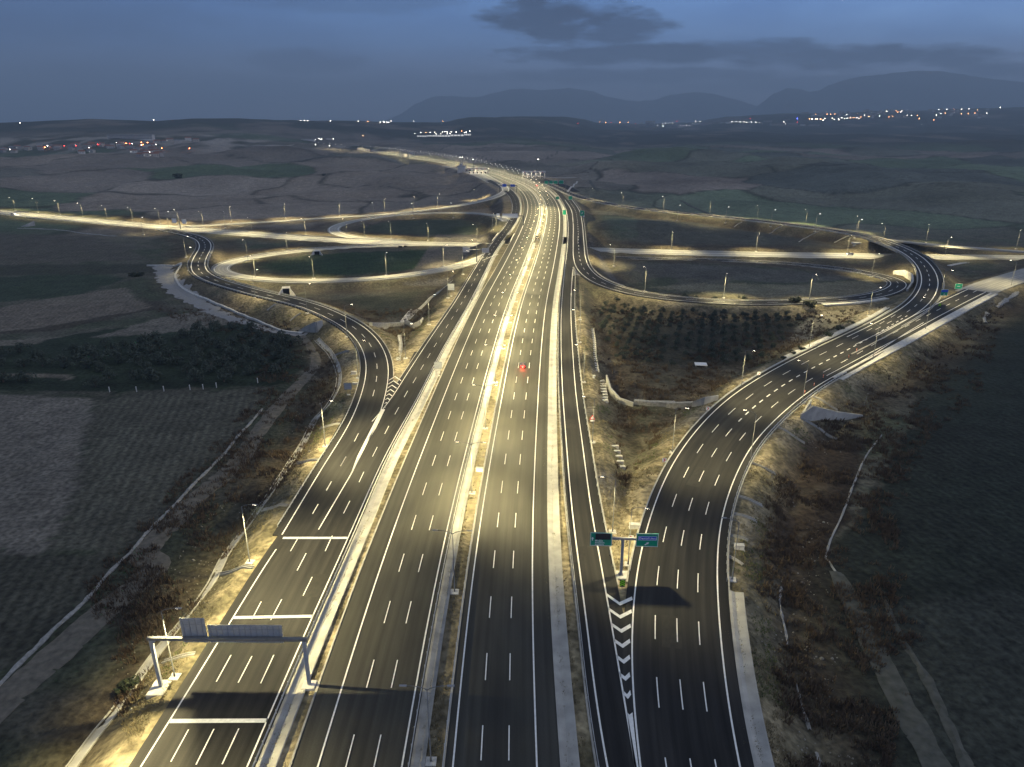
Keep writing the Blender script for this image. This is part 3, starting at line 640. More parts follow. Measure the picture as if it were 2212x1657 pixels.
def terrain():
    ny, nx = XX.shape; co_ = np.column_stack([XX.ravel(), YY.ravel(), HH.ravel()]).astype(np.float32)
    a = (np.arange(ny - 1)[:, None] * nx + np.arange(nx - 1)[None, :]).ravel(); q = np.column_stack([a, a + 1, a + nx + 1, a + nx]).astype(np.int32)
    me = bpy.data.meshes.new('ground'); me.vertices.add(len(co_)); me.vertices.foreach_set('co', co_.ravel())
    me.loops.add(q.size); me.loops.foreach_set('vertex_index', q.ravel()); me.polygons.add(len(q)); me.polygons.foreach_set('loop_start', np.arange(0, q.size, 4, dtype=np.int32))
    me.polygons.foreach_set('use_smooth', np.ones(len(q), bool)); me.update(calc_edges=True)
    at = me.color_attributes.new('land', 'FLOAT_COLOR', 'POINT'); at.data.foreach_set('color', np.column_stack([np.clip(COL, .005, 1).reshape(-1, 3), PLO.ravel()]).astype(np.float32).ravel())
    m = bpy.data.materials.new('land'); m.use_nodes = True; nt = m.node_tree; L = nt.links; b = nt.nodes['Principled BSDF']; b.inputs['Roughness'].default_value = .95; b.inputs['Specular IOR Level'].default_value = .15
    at = nt.nodes.new('ShaderNodeAttribute'); at.attribute_name = 'land'; tc = nt.nodes.new('ShaderNodeTexCoord')
    def noise(s, d, dist=0):
        n = nt.nodes.new('ShaderNodeTexNoise'); n.inputs['Scale'].default_value = s; n.inputs['Detail'].default_value = d; n.inputs['Distortion'].default_value = dist; L.new(tc.outputs['Object'], n.inputs['Vector']); return n.outputs[0]
    def rng(x, a, bb, c, d):
        n = nt.nodes.new('ShaderNodeMapRange'); n.inputs[1].default_value = a; n.inputs[2].default_value = bb; n.inputs[3].default_value = c; n.inputs[4].default_value = d; L.new(x, n.inputs[0]); return n.outputs[0]
    def mul(x, y):
        n = nt.nodes.new('ShaderNodeMath'); n.operation = 'MULTIPLY'; L.new(x, n.inputs[0]); L.new(y, n.inputs[1]); return n.outputs[0]
    k = mul(rng(noise(.9, 6), .32, .68, .55, 1.45), rng(noise(.16, 5, .6), .3, .7, .75, 1.25))
    wv = nt.nodes.new('ShaderNodeTexWave'); wv.inputs['Scale'].default_value = .13; wv.inputs['Distortion'].default_value = 22; wv.inputs['Detail'].default_value = 0.0; wv.inputs['Detail Scale'].default_value = .035
    mp = nt.nodes.new('ShaderNodeMapping'); mp.inputs['Rotation'].default_value = (0, 0, R(-14)); L.new(tc.outputs['Object'], mp.inputs[0]); L.new(mp.outputs[0], wv.inputs['Vector'])
    w = rng(wv.outputs[1], 0, 1, .74, 1.26); mw = nt.nodes.new('ShaderNodeMix'); mw.inputs[2].default_value = 1; L.new(at.outputs['Alpha'], mw.inputs[0]); L.new(w, mw.inputs[3])
    k = mul(k, mw.outputs[0])
    mx = nt.nodes.new('ShaderNodeMix'); mx.data_type = 'RGBA'; mx.blend_type = 'MULTIPLY'; mx.inputs[0].default_value = 1; L.new(at.outputs['Color'], mx.inputs[6]); L.new(k, mx.inputs[7]); L.new(mx.outputs[2], b.inputs['Base Color'])
    bp = nt.nodes.new('ShaderNodeBump'); bp.inputs['Distance'].default_value = .35; bp.inputs['Strength'].default_value = .7; L.new(k, bp.inputs['Height']); L.new(bp.outputs[0], b.inputs['Normal'])
    me.materials.append(m); o = bpy.data.objects.new('ground', me); C.objects.link(o); o['kind'] = 'structure'
terrain()
# base ground to the horizon
mb = MB(); mb.add([(-30000, 15000, -70), (30000, 15000, -70), (30000, 30000, -70), (-30000, 30000, -70)], [(0,1,2,3)])
o = mb.build('far_plain', mat('plain', (.06, .062, .055), .95, .3, .003)); o['kind'] = 'structure'
# ------------------------------------------------------------------ far mountains: real ridges with slopes
mat('mountain', (.045, .052, .05), .95, .4, .0012, detail=8)
def mountain(prof, d, depth, seed):
    us = np.arange(prof[0][0], prof[-1][0] + 1, 4.0); vs = np.interp(us, [a for a, b in prof], [b for a, b in prof])
    n = 26; V = []
    for j in range(n + 1):
        t = j / n; dd = d + (t - .5) * depth * 2; s = 1 - abs(t - .5) * 2; s = s ** 1.25
        for u, v in zip(us, vs):
            r = ray(u, v); k = dd / r[1]; kk = d / r[1]; top = CAMH + r[2] * kk; x = r[0] * kk
            nz = fbm(np.array([x / 900.0]), np.array([dd / 900.0]), seed, 5)[0] - .5
            rg = abs(fbm(np.array([x / 420.0]), np.array([dd / 700.0]), seed + 5, 4)[0] - .5) * 2
            V.append((x, dd, -rg * 190 * min(s, 1 - s * .8) + 30*(fbm(np.array([x / 260.0]), np.array([0.3]), seed + 9, 4)[0] - .5) * s + -70 + (top + 70) * s * (1 + nz * .35 * (1 - s)) + nz * 60 * s * (0 if j == n // 2 else 1)))
    m_ = len(us); F_ = [(j*m_ + i, j*m_ + i + 1, (j+1)*m_ + i + 1, (j+1)*m_ + i) for j in range(n) for i in range(m_ - 1)]
    mb = MB(); mb.add(V, F_); o = mb.build('mountain', MT['mountain'], smooth=True); o['kind'] = 'structure'
mountain([(1590,262),(1640,240),(1656,216),(1668,203),(1700,190),(1725,191),(1750,197),(1772,194),(1790,184),(1810,177),(1850,167),(1900,160),(1950,155),(1990,152),(2040,153),(2080,160),(2130,168),(2212,178),(2300,186),(2420,205)], 17500, 3200, 3)
mountain([(830,262),(870,243),(895,224),(930,209),(960,207),(1000,209),(1040,207),(1075,198),(1100,193),(1130,191),(1170,194),(1230,190),(1280,196),(1320,210),(1380,219),(1415,215),(1450,204),(1500,199),(1540,200),(1580,212),(1620,224),(1660,232),(1720,262)], 19500, 3200, 8)
# ------------------------------------------------------------------ street lamps (each with its own light)
LAMP_COL = (1.0, .84, .41)
def spot(name, W, parent, loc, tilt=(0, 0), size=150, blend=.7, colr=LAMP_COL, throw=True):
    l = bpy.data.lights.new(name, 'SPOT'); l.energy = W; l.spot_size = R(size); l.spot_blend = blend; l.shadow_soft_size = .25; l.color = colr
    if throw:                                          # street luminaires throw more light sideways than straight down
        l.use_nodes = True; nt = l.node_tree; em = nt.nodes['Emission']; ge = nt.nodes.new('ShaderNodeNewGeometry'); sp = nt.nodes.new('ShaderNodeSeparateXYZ'); nt.links.new(ge.outputs['Incoming'], sp.inputs[0])
        q = sp.outputs[2]
        for op, b in (('ABSOLUTE', None), ('MAXIMUM', .30), ('POWER', -1.8)):
            n = nt.nodes.new('ShaderNodeMath'); n.operation = op; nt.links.new(q, n.inputs[0]); q = n.outputs[0]
            if b is not None: n.inputs[1].default_value = b
        nt.links.new(q, em.inputs['Strength'])
    o = bpy.data.objects.new(name, l); C.objects.link(o); o.parent = parent; o.location = loc; o.rotation_euler = (tilt[0], tilt[1], 0); return o
def ordn(n):
    if 10 <= n % 100 <= 20: return f'{n}th'
    return f'{n}' + {1: 'st', 2: 'nd', 3: 'rd'}.get(n % 10, 'th')
LH = 12.5
def make_lamp(twin, lit, W, colr=LAMP_COL, big=False, h=LH):
    t = empty('street_lamp', (0, 0, -500))
    MB().box(-.75, .75, -.75, .75, -.7, .22, .06).build('footing', MT['concrete_pale'], t)
    k = 1.6 if big else 1.0
    MB().tube([(0,0,.2),(0,0,.9),(0,0,.95),(0,0,h)], [.14*k,.13*k,.10*k,.055*k], 8).build('pole', MT['galv'], t, True)
    for s in ((1, -1) if twin else (1,)):
        reach = 2.6 if twin else 2.3
        MB().tube([(0,0,h-.15),(s*.5,0,h+.22),(s*1.4,0,h+.48),(s*reach,0,h+.6)], [.06*k,.055*k,.05*k,.045*k], 6).build('arm', MT['galv'], t, True)
        hd = MB(); x0, x1 = sorted((s*reach, s*(reach+.95)))
        hd.add([(x0,-.14*k,h+.55),(x1,-.19*k,h+.57),(x1,.19*k,h+.57),(x0,.14*k,h+.55),(x0,-.1,h+.68),(x1,-.12,h+.66),(x1,.12,h+.66),(x0,.1,h+.68)], [(3,2,1,0),(4,5,6,7),(0,1,5,4),(1,2,6,5),(2,3,7,6),(3,0,4,7)])
        ho = hd.build('lamp_head', MT['grey_paint'], t)
        q = 1.5 if big else 1
        dp = .14*q if big else .02
        MB().box(x0+.1, x1-.06, -.12*q, .12*q, h+.545-dp, h+.545).build('lens', MT[('lens_white' if big else 'lens') if lit else 'lens_off'], ho)
    if lit:
        if twin:
            for sg in (1, -1): spot('lamp_light', W*.62, t, (sg*3.1, 0, h+.4), tilt=(0, -sg*R(12)), size=138, blend=.55, colr=colr)
        else: spot('lamp_light', W, t, (2.8, 0, h+.35), tilt=(0, R(-12)), size=136, blend=.6, colr=colr)
    return t
PROTO = {}
def lamp(key, p, ang, label, group, scale=1.0):
    if key not in PROTO:
        kw = dict(twin=(True,True,50000), twin_off=(True,False,0), one=(False,True,10000), glint=(False,True,10000), loop=(False,True,19000), strong=(False,True,32000), edge=(False,True,110000), one_off=(False,False,0), far=(False,True,7000), far_twin=(True,True,74000))[key]
        PROTO[key] = [make_lamp(*kw, big=key.startswith('far') or key=='glint', colr=(1,.86,.44) if key.startswith('far') else LAMP_COL), True]
        o = PROTO[key][0]
    else: o = copy_tree(PROTO[key][0])
    o.location = tuple(p); o.rotation_euler = (0, 0, ang); o['label'] = label; o['category'] = 'street lamp'; o['group'] = group; return o
def lamp_spec(key):                                   # keep the prototype's lights away from being duplicated wrongly
    return PROTO.get(key)
lamp('edge', (-58.5, 53.0, -.6), 0, 'street lamp beside the collector just below the bottom edge of the photo', 'lamps by the left collector road')
# median lamps every 36.5 m
s0 = float(np.interp(108.3, M.c[:200, 1], M.s[:200])); k = -1
SPOTS = []
while True:
    s = s0 + k * 36.6
    if s > M.s[-1] - 30: break
    p = np.array([np.interp(s, M.s, M.c[:, i]) for i in range(3)]); u = np.array([np.interp(s, M.s, M.u[:, i]) for i in range(3)])
    a = math.atan2(u[1], u[0]); n = k + 2
    q = p + u * (.35); q[2] = hz(q[0], q[1])[0]
    if np.min(np.hypot(*(K.c[:, :2] - q[:2]).T)) < 13: q[2] = -.3
    if n <= 2: lamp('twin_off', q, a, f'unlit twin-armed lamp on the median, {"nearest to" if n == 1 else "second from"} the bottom of the photo', 'median lamps')
    elif s - s0 < 620: lamp('twin', q, a, f'lit twin-armed lamp on the motorway median, {ordn(n)} from the bottom', 'median lamps')
    else: lamp('far_twin', q, a, f'lit twin-armed lamp on the distant stretch of median, {ordn(n)} from the bottom', 'median lamps')
    k += 1
ROADPTS = np.vstack([c[::2] for c, h in ALL]); 
def toroad(p, roads=None):
    P = np.vstack([r.c for r in roads]) if roads else ROADPTS
    d = P[:, :2] - p[:2]; i = int(np.argmin(np.sum(d*d, axis=1))); return math.atan2(d[i, 1], d[i, 0])
def lamps(px, where, group, key='one', roads=None, z=None):
    px = sorted(px, key=lambda q: -q[1])
    for i, (u, v) in enumerate(px):
        p = hit(u, v) if z is None else G(u, v, z)
        n = len(px)
        w = 'only one' if n == 1 else ('nearest' if i == 0 else ('farthest' if i == n-1 else ordn(i+1) + ' nearest'))
        lamp(key, p, toroad(p, roads), f'street lamp {where}, {w} in its row', group)
def far_heads(px, where, group, key='glint', roads=None):
    out = []
    for u, v in px:
        p = hit(u, v + 3)
        for _ in range(6):
            top = np.array((p[0], p[1], p[2] + LH)); dz = top[1]*CP - (top[2]-CAMH)*SP; vv = CY + FPX * (-(top[2]-CAMH)*CP - top[1]*SP) / dz
            p = hit(u, min(v + 90, max(v + 2, v + (hit_v(p) - vv))))
        out.append((u, v, p))
    out.sort(key=lambda q: -q[1])
    for i, (u, v, p) in enumerate(out):
        lamp(key, p, toroad(p, roads), f'street lamp {where}, {ordn(i+1)} lowest', group)
def hit_v(p):
    d = p[1]*CP - (p[2]-CAMH)*SP; return CY + FPX * (-(p[2]-CAMH)*CP - p[1]*SP) / d
lamps([(378,1463),(540,1215),(703,964.6)], 'on the lit left verge of the collector road', 'lamps by the left collector road', key='strong', roads=[CR])
lamps([(774,817),(749.6,728),(664,677),(551,642.5)], 'on the outer side of the curving left ramp', 'lamps by the left ramp', roads=[H])
lamps([(408,585),(402,556)], 'at the tight left bend of the left ramp', 'lamps by the left ramp bend', roads=[H])
lamps([(876,774.6),(927,701.7),(967.6,644),(1000,593)], 'on the left edge of the upper collector road', 'lamps by the upper collector road', roads=[CR])
lamps([(834.8,594.6),(958.7,574),(1030.6,566),(677.7,602),(552,600),(621,543),(535.6,563)], 'beside the lower left loop', 'lamps of the lower left loop', key='loop', roads=[LB])
lamps([(749,508),(1030.6,524),(1063.8,497)], 'beside the upper left loop', 'lamps of the upper left loop', key='loop', roads=[LA])
lamps([(787.6,514),(844.7,515),(925.5,519),(660.6,508),(545,505)], 'on the far side of the left crossroad', 'lamps of the left crossroad', key='loop', roads=[K])
lamps([(734.5,466),(831,459.4),(893,453),(945.7,447),(1018,434),(616.8,472),(499.7,478)], 'along the far left ramp', 'lamps of the far left ramp', key='loop', roads=[MR])
lamps([(33.5,455),(82.8,459),(130,464),(179.7,469),(232,475),(287.5,480),(347,483),(387,486),(440,491)], 'on the far kerb of the leftmost crossroad', 'lamps of the crossroad at the left', key='loop', roads=[K])
far_heads([(310,472),(365,459),(487,459)], 'beyond the left crossroad', 'lamps beyond the left crossroad', roads=[MR])
lamps([(1253,690.8),(1252,740),(1260.6,826),(1279.8,956),(1323,1150)], 'on the right edge of the single-lane collector', 'lamps by the right collector road', roads=[D])
lamps([(1356.6,1220.4)], 'behind the green cantilever signs at the nose', 'lamp at the nose', roads=[E])
lamps([(1452,978.5),(1601,837),(1748,750),(1876,682)], 'on the left edge of the wide right ramp', 'lamps left of the wide ramp', roads=[E])
lamps([(1621,993),(1732.7,870.8),(1885,777.7),(1998.6,712)], 'on the right edge of the wide right ramp', 'lamps right of the wide ramp', roads=[E])
lamps([(1581,1252.8)], 'unlit beside the gutter of the wide right ramp', 'unlit lamp right of the ramp', key='one_off', roads=[E])
lamps([(1433,455),(1532.6,466),(1635,475),(1740,485.5),(1852,502),(1907,524)], 'on the upper right flyover ramp', 'lamps of the flyover ramp', key='loop', roads=[F])
lamps([(2000,524),(2194.7,538)], 'on the side road at the right edge', 'lamps of the side road', roads=[R2])
lamps([(1449.7,540),(1633,543),(1829.5,548),(2041,553)], 'on the far kerb of the right crossroad', 'lamps of the right crossroad', key='loop', roads=[K])
lamps([(1748,647),(1563,643.7),(1882,598),(1393,630),(1326,575)], 'inside the right loop', 'lamps of the right loop', key='loop', roads=[PL])
lamps([(2183.8,618),(2031,640)], 'by the pale joining road at the right', 'lamps of the joining road', roads=[Gr, G2])
lamps([(1345,445.7),(1274,433.7)], 'on the narrow ramp above the right loop', 'lamps of the upper right ramp', roads=[F])
far_heads([(1463,444.7),(1567,448.7),(1665,455),(1760,463.7),(1847,475.7)], 'behind the flyover ramp', 'lamps behind the flyover ramp', roads=[F])
far_heads([(808,440),(979,440),(893,441)], 'behind the far left ramp', 'lamps behind the far left ramp', roads=[MR])
def z5(x, y): return (648 + x*.1953, 226.8 + y*.1953)
far_heads([z5(*p) for p in [(768,460),(918,472),(982,478),(1045,483),(1105,489),(1167,494),(1350,512),(1440,521),(1527,534),(1613,543),(1690,560),(1745,566),(1812,572),(1867,581),(1920,590),(1973,601),(2026,612),(2078,625),(2143,650)]], 'in the row of small lights along the far highway', 'lamps along the far highway', key='far')
def r2(x, y): return (864 + x*.1953, 297 + y*.1953)
far_heads([r2(*p) for p in [(1120,300),(1170,316),(1214,331),(1260,350),(1302,361),(1345,388),(1400,410)]], 'on the right shoulder beside the toll plaza', 'lamps by the right shoulder', key='far')
far_heads([z5(*p) for p in [(195,420),(258,426),(322,430),(388,436),(450,440),(640,450),(685,456)]], 'on the farthest visible piece of highway at the left', 'lamps of the farthest highway', key='far')
# ------------------------------------------------------------------ guard rails
POST = None
def guard_rail(road, t, e, y0, y1, label, posts=True, s_rng=None, h=.75, spacing=4.0):
    global POST
    P = road.at(t, e, 0); mask = (P[:, 1] > y0) & (P[:, 1] < y1) if s_rng is None else (road.s > s_rng[0]) & (road.s < s_rng[1])
    idx = np.nonzero(mask)[0]; P = P[idx[0]:idx[-1]+1]; U = road.u[idx[0]:idx[-1]+1]; s = road.s[idx[0]:idx[-1]+1]
    o0 = P[0]; root = empty('guard_rail', o0, 0, label, 'guard rail', 'guard rails along the roads')
    Q = P - o0; prof = [(-.03, h-.34), (.03, h-.30), (-.02, h-.18), (.03, h-.06), (-.03, h), (-.06, h), (-.06, h-.34)]
    mb = MB(); strip(mb, [Q + U * a + np.array((0, 0, b)) for a, b in prof], closed=True); mb.build('beam', MT['rail'], root)
    if posts:
        n = int(min(99, (s[-1] - s[0]) / spacing))
        for i in range(n + 1):
            q = s[0] + i * (s[-1] - s[0]) / max(n, 1); p = [np.interp(q, s, Q[:, j]) for j in range(3)]; u = [np.interp(q, s, U[:, j]) for j in range(2)]
            if POST is None: po = MB().box(-.05, .05, -.07, .07, -.7, h - .02).build('post', MT['rail'], root); POST = po
            else: po = POST.copy(); C.objects.link(po); po.parent = root
            po.location = (p[0] - .12*u[0], p[1] - .12*u[1], p[2]); po.rotation_euler = (0, 0, math.atan2(u[1], u[0]))
    return root
guard_rail(CR, 1, 1.0, 60, 330, 'long guard rail on the right edge of the left collector beside the concrete gutter', spacing=2.7)
guard_rail(CR, 1, 1.0, 331, 640, 'guard rail continuing along the collector past the loops', spacing=6)
guard_rail(H, 0, -1.8, 0, 0, 'guard rail on the left edge of the collector above the sandy verge', s_rng=(2, 94), spacing=2)
guard_rail(H, 0, -1.9, 0, 0, 'curved guard rail on the outer edge of the left ramp', s_rng=(95, 330), spacing=3)
guard_rail(H, 0, -1.9, 0, 0, 'guard rail on the left ramp bend near the crossroad', s_rng=(331, 520), spacing=5)
guard_rail(H, 1, 1.5, 0, 0, 'curved guard rail on the inner edge of the left ramp', s_rng=(150, 420), spacing=4)
guard_rail(M, .5, -2.4, 60, 300, 'guard rail on the median beside the left carriageway', spacing=3)
guard_rail(M, .5, -2.4, 301, 470, 'guard rail on the upper median beside the left carriageway', spacing=6)
guard_rail(M, .5, 2.1, 60, 300, 'guard rail on the median beside the right carriageway', spacing=4)
guard_rail(D, 0, -1.2, 60, 420, 'guard rail on the left edge of the single-lane right collector', spacing=4)
guard_rail(D, 1, 2.3, 115, 400, 'guard rail on the right edge of the single-lane right collector', spacing=4)
guard_rail(E, 0, -1.4, 112, 320, 'guard rail on the left edge of the wide right ramp', spacing=4)
guard_rail(E, 1, 1.8, float(yl), float(yh), 'guard rail on the outer right edge of the wide ramp', spacing=3)
guard_rail(F, 0, -1.75, 0, 0, 'guard rail on the inner side of the flyover bend', s_rng=(40, 420), spacing=5)
guard_rail(F, 1, 2.5, 0, 0, 'guard rail on the outer side of the flyover bend', s_rng=(50, 420), spacing=5)
guard_rail(LB, 0, -1.4, 0, 0, 'guard rail around the outside of the lower left loop', s_rng=(40, 620), spacing=7)
guard_rail(LA, 0, -1.3, 0, 0, 'guard rail around the outside of the upper left loop', s_rng=(20, 400), spacing=7)
guard_rail(K, .5, -9.8, 0, 0, 'guard rail on the far kerb of the left crossroad', s_rng=(60, 560), spacing=7)
guard_rail(K, .5, 9.8, 0, 0, 'guard rail on the near kerb of the left crossroad', s_rng=(60, 400), spacing=7)
guard_rail(PL, 0, -1.5, 0, 0, 'guard rail around the outside of the right loop', s_rng=(120, 420), spacing=5)
# ------------------------------------------------------------------ sign structures
def text_mesh(s, size, name='lettering', m='white', parent=None, loc=(0,0,0), rot=(R(90),0,0)):
    cu = bpy.data.curves.new('t', 'FONT'); cu.body = s; cu.size = size; cu.extrude = .012; cu.offset = size*.018; cu.align_x = 'LEFT'; cu.space_character = 1.12
    o = bpy.data.objects.new('t', cu); C.objects.link(o); bpy.context.view_layer.update()
    me = bpy.data.meshes.new_from_object(o.evaluated_get(bpy.context.evaluated_depsgraph_get())); bpy.data.objects.remove(o); me.name = name
    me.materials.clear(); me.materials.append(MT[m]); q = bpy.data.objects.new(name, me); C.objects.link(q); q.parent = parent; q.location = loc; q.rotation_euler = rot; return q
def frame_of(mb, x0, x1, z0, z1, y, w=.09, t=.03):
    for a in ((x0, x1, z1-w, z1), (x0, x1, z0, z0+w), (x0, x0+w, z0+w, z1-w), (x1-w, x1, z0+w, z1-w)): mb.box(a[0], a[1], y-t, y, a[2], a[3])
    return mb
def arrow(mb, cx, cz, L_, ang, y, w=.16):
    pts = [(-w, -L_/2), (w, -L_/2), (w, .05), (w*2.6, .05), (0, L_/2), (-w*2.6, .05), (-w, .05)]
    c, s = math.cos(ang), math.sin(ang); mb.prism([(cx + p*c + q*s, cz - p*s + q*c) for p, q in pts], 'y', y-.02, y); return mb
# cantilever with two green signs at the nose
b0 = G(1341, 1241); b0[2] = hz(b0[0], b0[1])[0]
T = empty('cantilever_sign', (b0[0], b0[1], b0[2]), R(-2), 'T-shaped grey gantry at the nose carrying two green direction signs', 'road sign')
MB().box(-1.5, 1.5, -1.3, 1.3, -.5, .28, .08).build('footing', MT['concrete_pale'], T)
MB().box(-.45, .45, -.4, .4, .28, .36).tube([(-.3,-.3,.3),(-.3,-.3,.6)], .04, 6).tube([(.3,-.3,.3),(.3,-.3,.6)], .04, 6).tube([(-.3,.3,.3),(-.3,.3,.6)], .04, 6).tube([(.3,.3,.3),(.3,.3,.6)], .04, 6).build('base_plate', MT['galv'], T)
MB().box(-.24, .24, -.22, .22, .34, 8.2).add([(-.24,0,7.6),(-.24,0,8.0),(-.7,0,8.0)], [(0,1,2)]).build('post', MT['grey_paint'], T)
MB().box(-5.6, 6.0, -.2, .2, 8.0, 8.42, .03).build('beam', MT['grey_paint'], T)
def panel(px0, px1, z0, z1, name='sign_panel', m='green', par=None):
    p = MB().box(px0, px1, -.34, -.27, z0, z1).build(name, MT[m], par)
    return p
s1 = panel(-6.1, -2.05, 6.75, 9.6, par=T)
frame_of(MB(), -6.06, -2.09, 6.79, 9.56, -.342, .08).build('border', MT['white'], s1)
dsp = MB().box(-5.15, -2.4, -.46, -.345, 8.15, 9.38).build('display', MT['display'], s1)
mbb = MB()
for i in range(4): mbb.box(-5.1, -2.45, -.475, -.465, 8.25 + i*.28, 8.36 + i*.28)
mbb.build('display_louvre', MT['black'], s1)
arrow(MB(), -5.68, 8.25, .75, 0, -.345, .1).build('arrow', MT['white'], s1)
for i, w in enumerate(('Muğla', 'Antalya', 'Ankara')): text_mesh(w, .52, parent=s1, loc=(-5.2, -.36, 7.72 - i*.42))
s2 = panel(2.35, 6.45, 6.75, 9.6, par=T)
frame_of(MB(), 2.39, 6.41, 6.79, 9.56, -.342, .08).build('border', MT['white'], s2)
MB().box(2.72, 6.12, -.385, -.345, 8.15, 9.0).build('blue_field', MT['blue'], s2)
frame_of(MB(), 2.72, 6.12, 8.15, 9.0, -.388, .05, .012).build('border', MT['white'], s2)
text_mesh('Denizli', .62, parent=s2, loc=(2.86, -.41, 8.38)); text_mesh('(Batı)', .46, parent=s2, loc=(4.95, -.41, 8.40))
arrow(MB(), 4.4, 7.42, .95, R(52), -.345, .1).build('arrow', MT['white'], s2)
# green and black hazard marker at the nose
hm_ = G(1344, 1268); hm_[2] = hz(hm_[0], hm_[1])[0]
Z = empty('hazard_marker', hm_, 0, 'black board with three lime chevrons pointing up at the tip of the nose', 'hazard marker')
MB().tube([(0,.1,-.3),(0,.1,1.1)], .05, 6).build('post', MT['galv'], Z)
bd = MB().box(-.5, .5, -.03, .04, .35, 1.75).build('board', MT['black'], Z)
mbb = MB()
for i in range(3):
    z = .45 + i*.42; mbb.prism([(-.48, z), (0, z+.32), (.48, z), (.48, z+.24), (0, z+.56), (-.48, z+.24)], 'y', -.05, -.032)
mbb.build('chevrons', MT['lime'], bd)
# portal gantry seen from behind
gl = G(347, 1478); gl[2] = -.6; gl[2] = hz(gl[0], gl[1])[0]
T = empty('gantry', (gl[0], gl[1], 0), R(-.5), 'grey portal gantry across the left collector with ribbed sign backs towards the camera', 'gantry')
MB().box(-1.5, 1.2, -1.8, 1.4, gl[2]-1, gl[2]+.3, .08).build('footing', MT['concrete_pale'], T); MB().box(21.8, 23.8, -.9, .9, -1, .2, .05).build('footing', MT['concrete_pale'], T)
MB().box(-.25, .25, -.22, .22, gl[2]+.2, 8.4).prism([(-.33, 7.6), (-.33, 8.3), (.9, 8.4), (.33, 7.8)], 'y', -.1, .1).build('post', MT['sign_back'], T)
MB().box(22.55, 23.05, -.22, .22, .1, 8.4).build('post', MT['sign_back'], T)
MB().box(-.5, 23.3, -.26, .26, 8.4, 8.88, .04).build('beam', MT['galv'], T)
def back_panel(x0, x1, z0, z1, n, par, y=.4, lab=None):
    p = MB().box(x0, x1, y, y+.07, z0, z1).build('sign_panel', MT['sign_back'], par)
    r = MB()
    for i in range(n): xx = x0 + (i+.5)*(x1-x0)/n; r.box(xx-.05, xx+.05, y-.10, y-.002, z0+.02, z1-.02)
    for zz in (z0+.25*(z1-z0), z0+.75*(z1-z0)): r.box(x0, x1, y-.03, y-.003, zz-.03, zz+.03)
    r.build('rib', MT['grey_paint'], p); MB().box(x0+.05, x1-.05, y+.072, y+.078, z0+.05, z1-.05).build('face', MT['green'], p)
back_panel(4.6, 8.3, 7.6, 12.0, 4, T); back_panel(8.6, 19.6, 7.6, 10.8, 13, T)
# smaller signs
def post_sign(px, w, h, z0, label, name='road_sign', back=True, colr='sign_back', ang=0, footing=True, two=False, z=None, cat='road sign', group=None):
    p = hit(*px)
    if z is not None: p[2] = z
    t = empty(name, p, ang, label, cat, group)
    if footing: MB().box(-.5, .5, -.4, .4, -.3, .18, .04).build('footing', MT['concrete_pale'], t)
    for x in ((-w*.28, w*.28) if two else (0,)): MB().tube([(x, .05, 0), (x, .05, z0 + h*.9)], .07, 6).build('post', MT['galv'], t)
    pn = MB().box(-w/2, w/2, -.05, 0, z0, z0+h).build('sign_panel', MT[colr], t)
    frame_of(MB(), -w/2+.04, w/2-.04, z0+.04, z0+h-.04, -.052, .07, .015).build('border', MT['white' if colr in ('green', 'blue') else 'galv'], pn)
    if colr == 'sign_back':
        r = MB()
        for q in (.3, .7): r.box(-w/2, w/2, -.1, -.055, z0+h*q-.05, z0+h*q+.05)
        r.build('rib', MT['grey_paint'], pn)
    return t, pn
post_sign((946.7,812), 2.6, 2.4, 2.6, 'square grey sign back standing in the gutter between collector and left carriageway', two=True)
post_sign((753,853), 2.4, 2.2, 1.8, 'bluish grey sign back on the slope left of the curving ramp', two=True)
post_sign((975,640), 3.2, 3.2, 3, 'large pale sign back left of the upper collector beside the drain', two=True)
def chevron_sign(px, label):
    p = hit(*px); t = empty('chevron_sign', p, 0, label, 'chevron sign', 'red chevron signs on the ramp bend')
    MB().tube([(0,.04,-.2),(0,.04,1.7)], .05, 6).build('post', MT['galv'], t)
    b = MB().box(-.5, .5, -.03, .0, 1.0, 2.1).build('board', MT['white'], t)
    MB().prism([(-.28, 1.12), (.02, 1.12), (.36, 1.55), (.02, 1.98), (-.28, 1.98), (.06, 1.55)], 'y', -.045, -.032).build('chevron', MT['red'], b)
chevron_sign((1362,1176), 'white board with red chevron behind the cantilever gantry beam')
chevron_sign((1434,1006), 'white board with red chevron low on the left edge of the wide ramp')
chevron_sign((1528,893), 'white board with red chevron above the stone-lined ditch')
chevron_sign((1638,816), 'white board with red chevron beside the olive grove corner')
p = hit(1279, 918); t = empty('warning_sign', p, 0, 'red-edged white warning triangle on the right collector verge', 'warning sign')
MB().tube([(0,.04,-.2),(0,.04,2.0)], .05, 6).build('post', MT['galv'], t)
b = MB().prism([(-.8, 1.7), (.8, 1.7), (0, 3.1)], 'y', -.03, 0).build('board', MT['red'], t); MB().prism([(-.52, 1.86), (.52, 1.86), (0, 2.76)], 'y', -.05, -.032).build('face', MT['white'], b)
MB().box(-.06, .06, -.07, -.052, 2.0, 2.4).build('symbol', MT['black'], b); MB().box(-.55, .55, -.03, 0, 1.1, 1.55).build('plate', MT['white'], t)
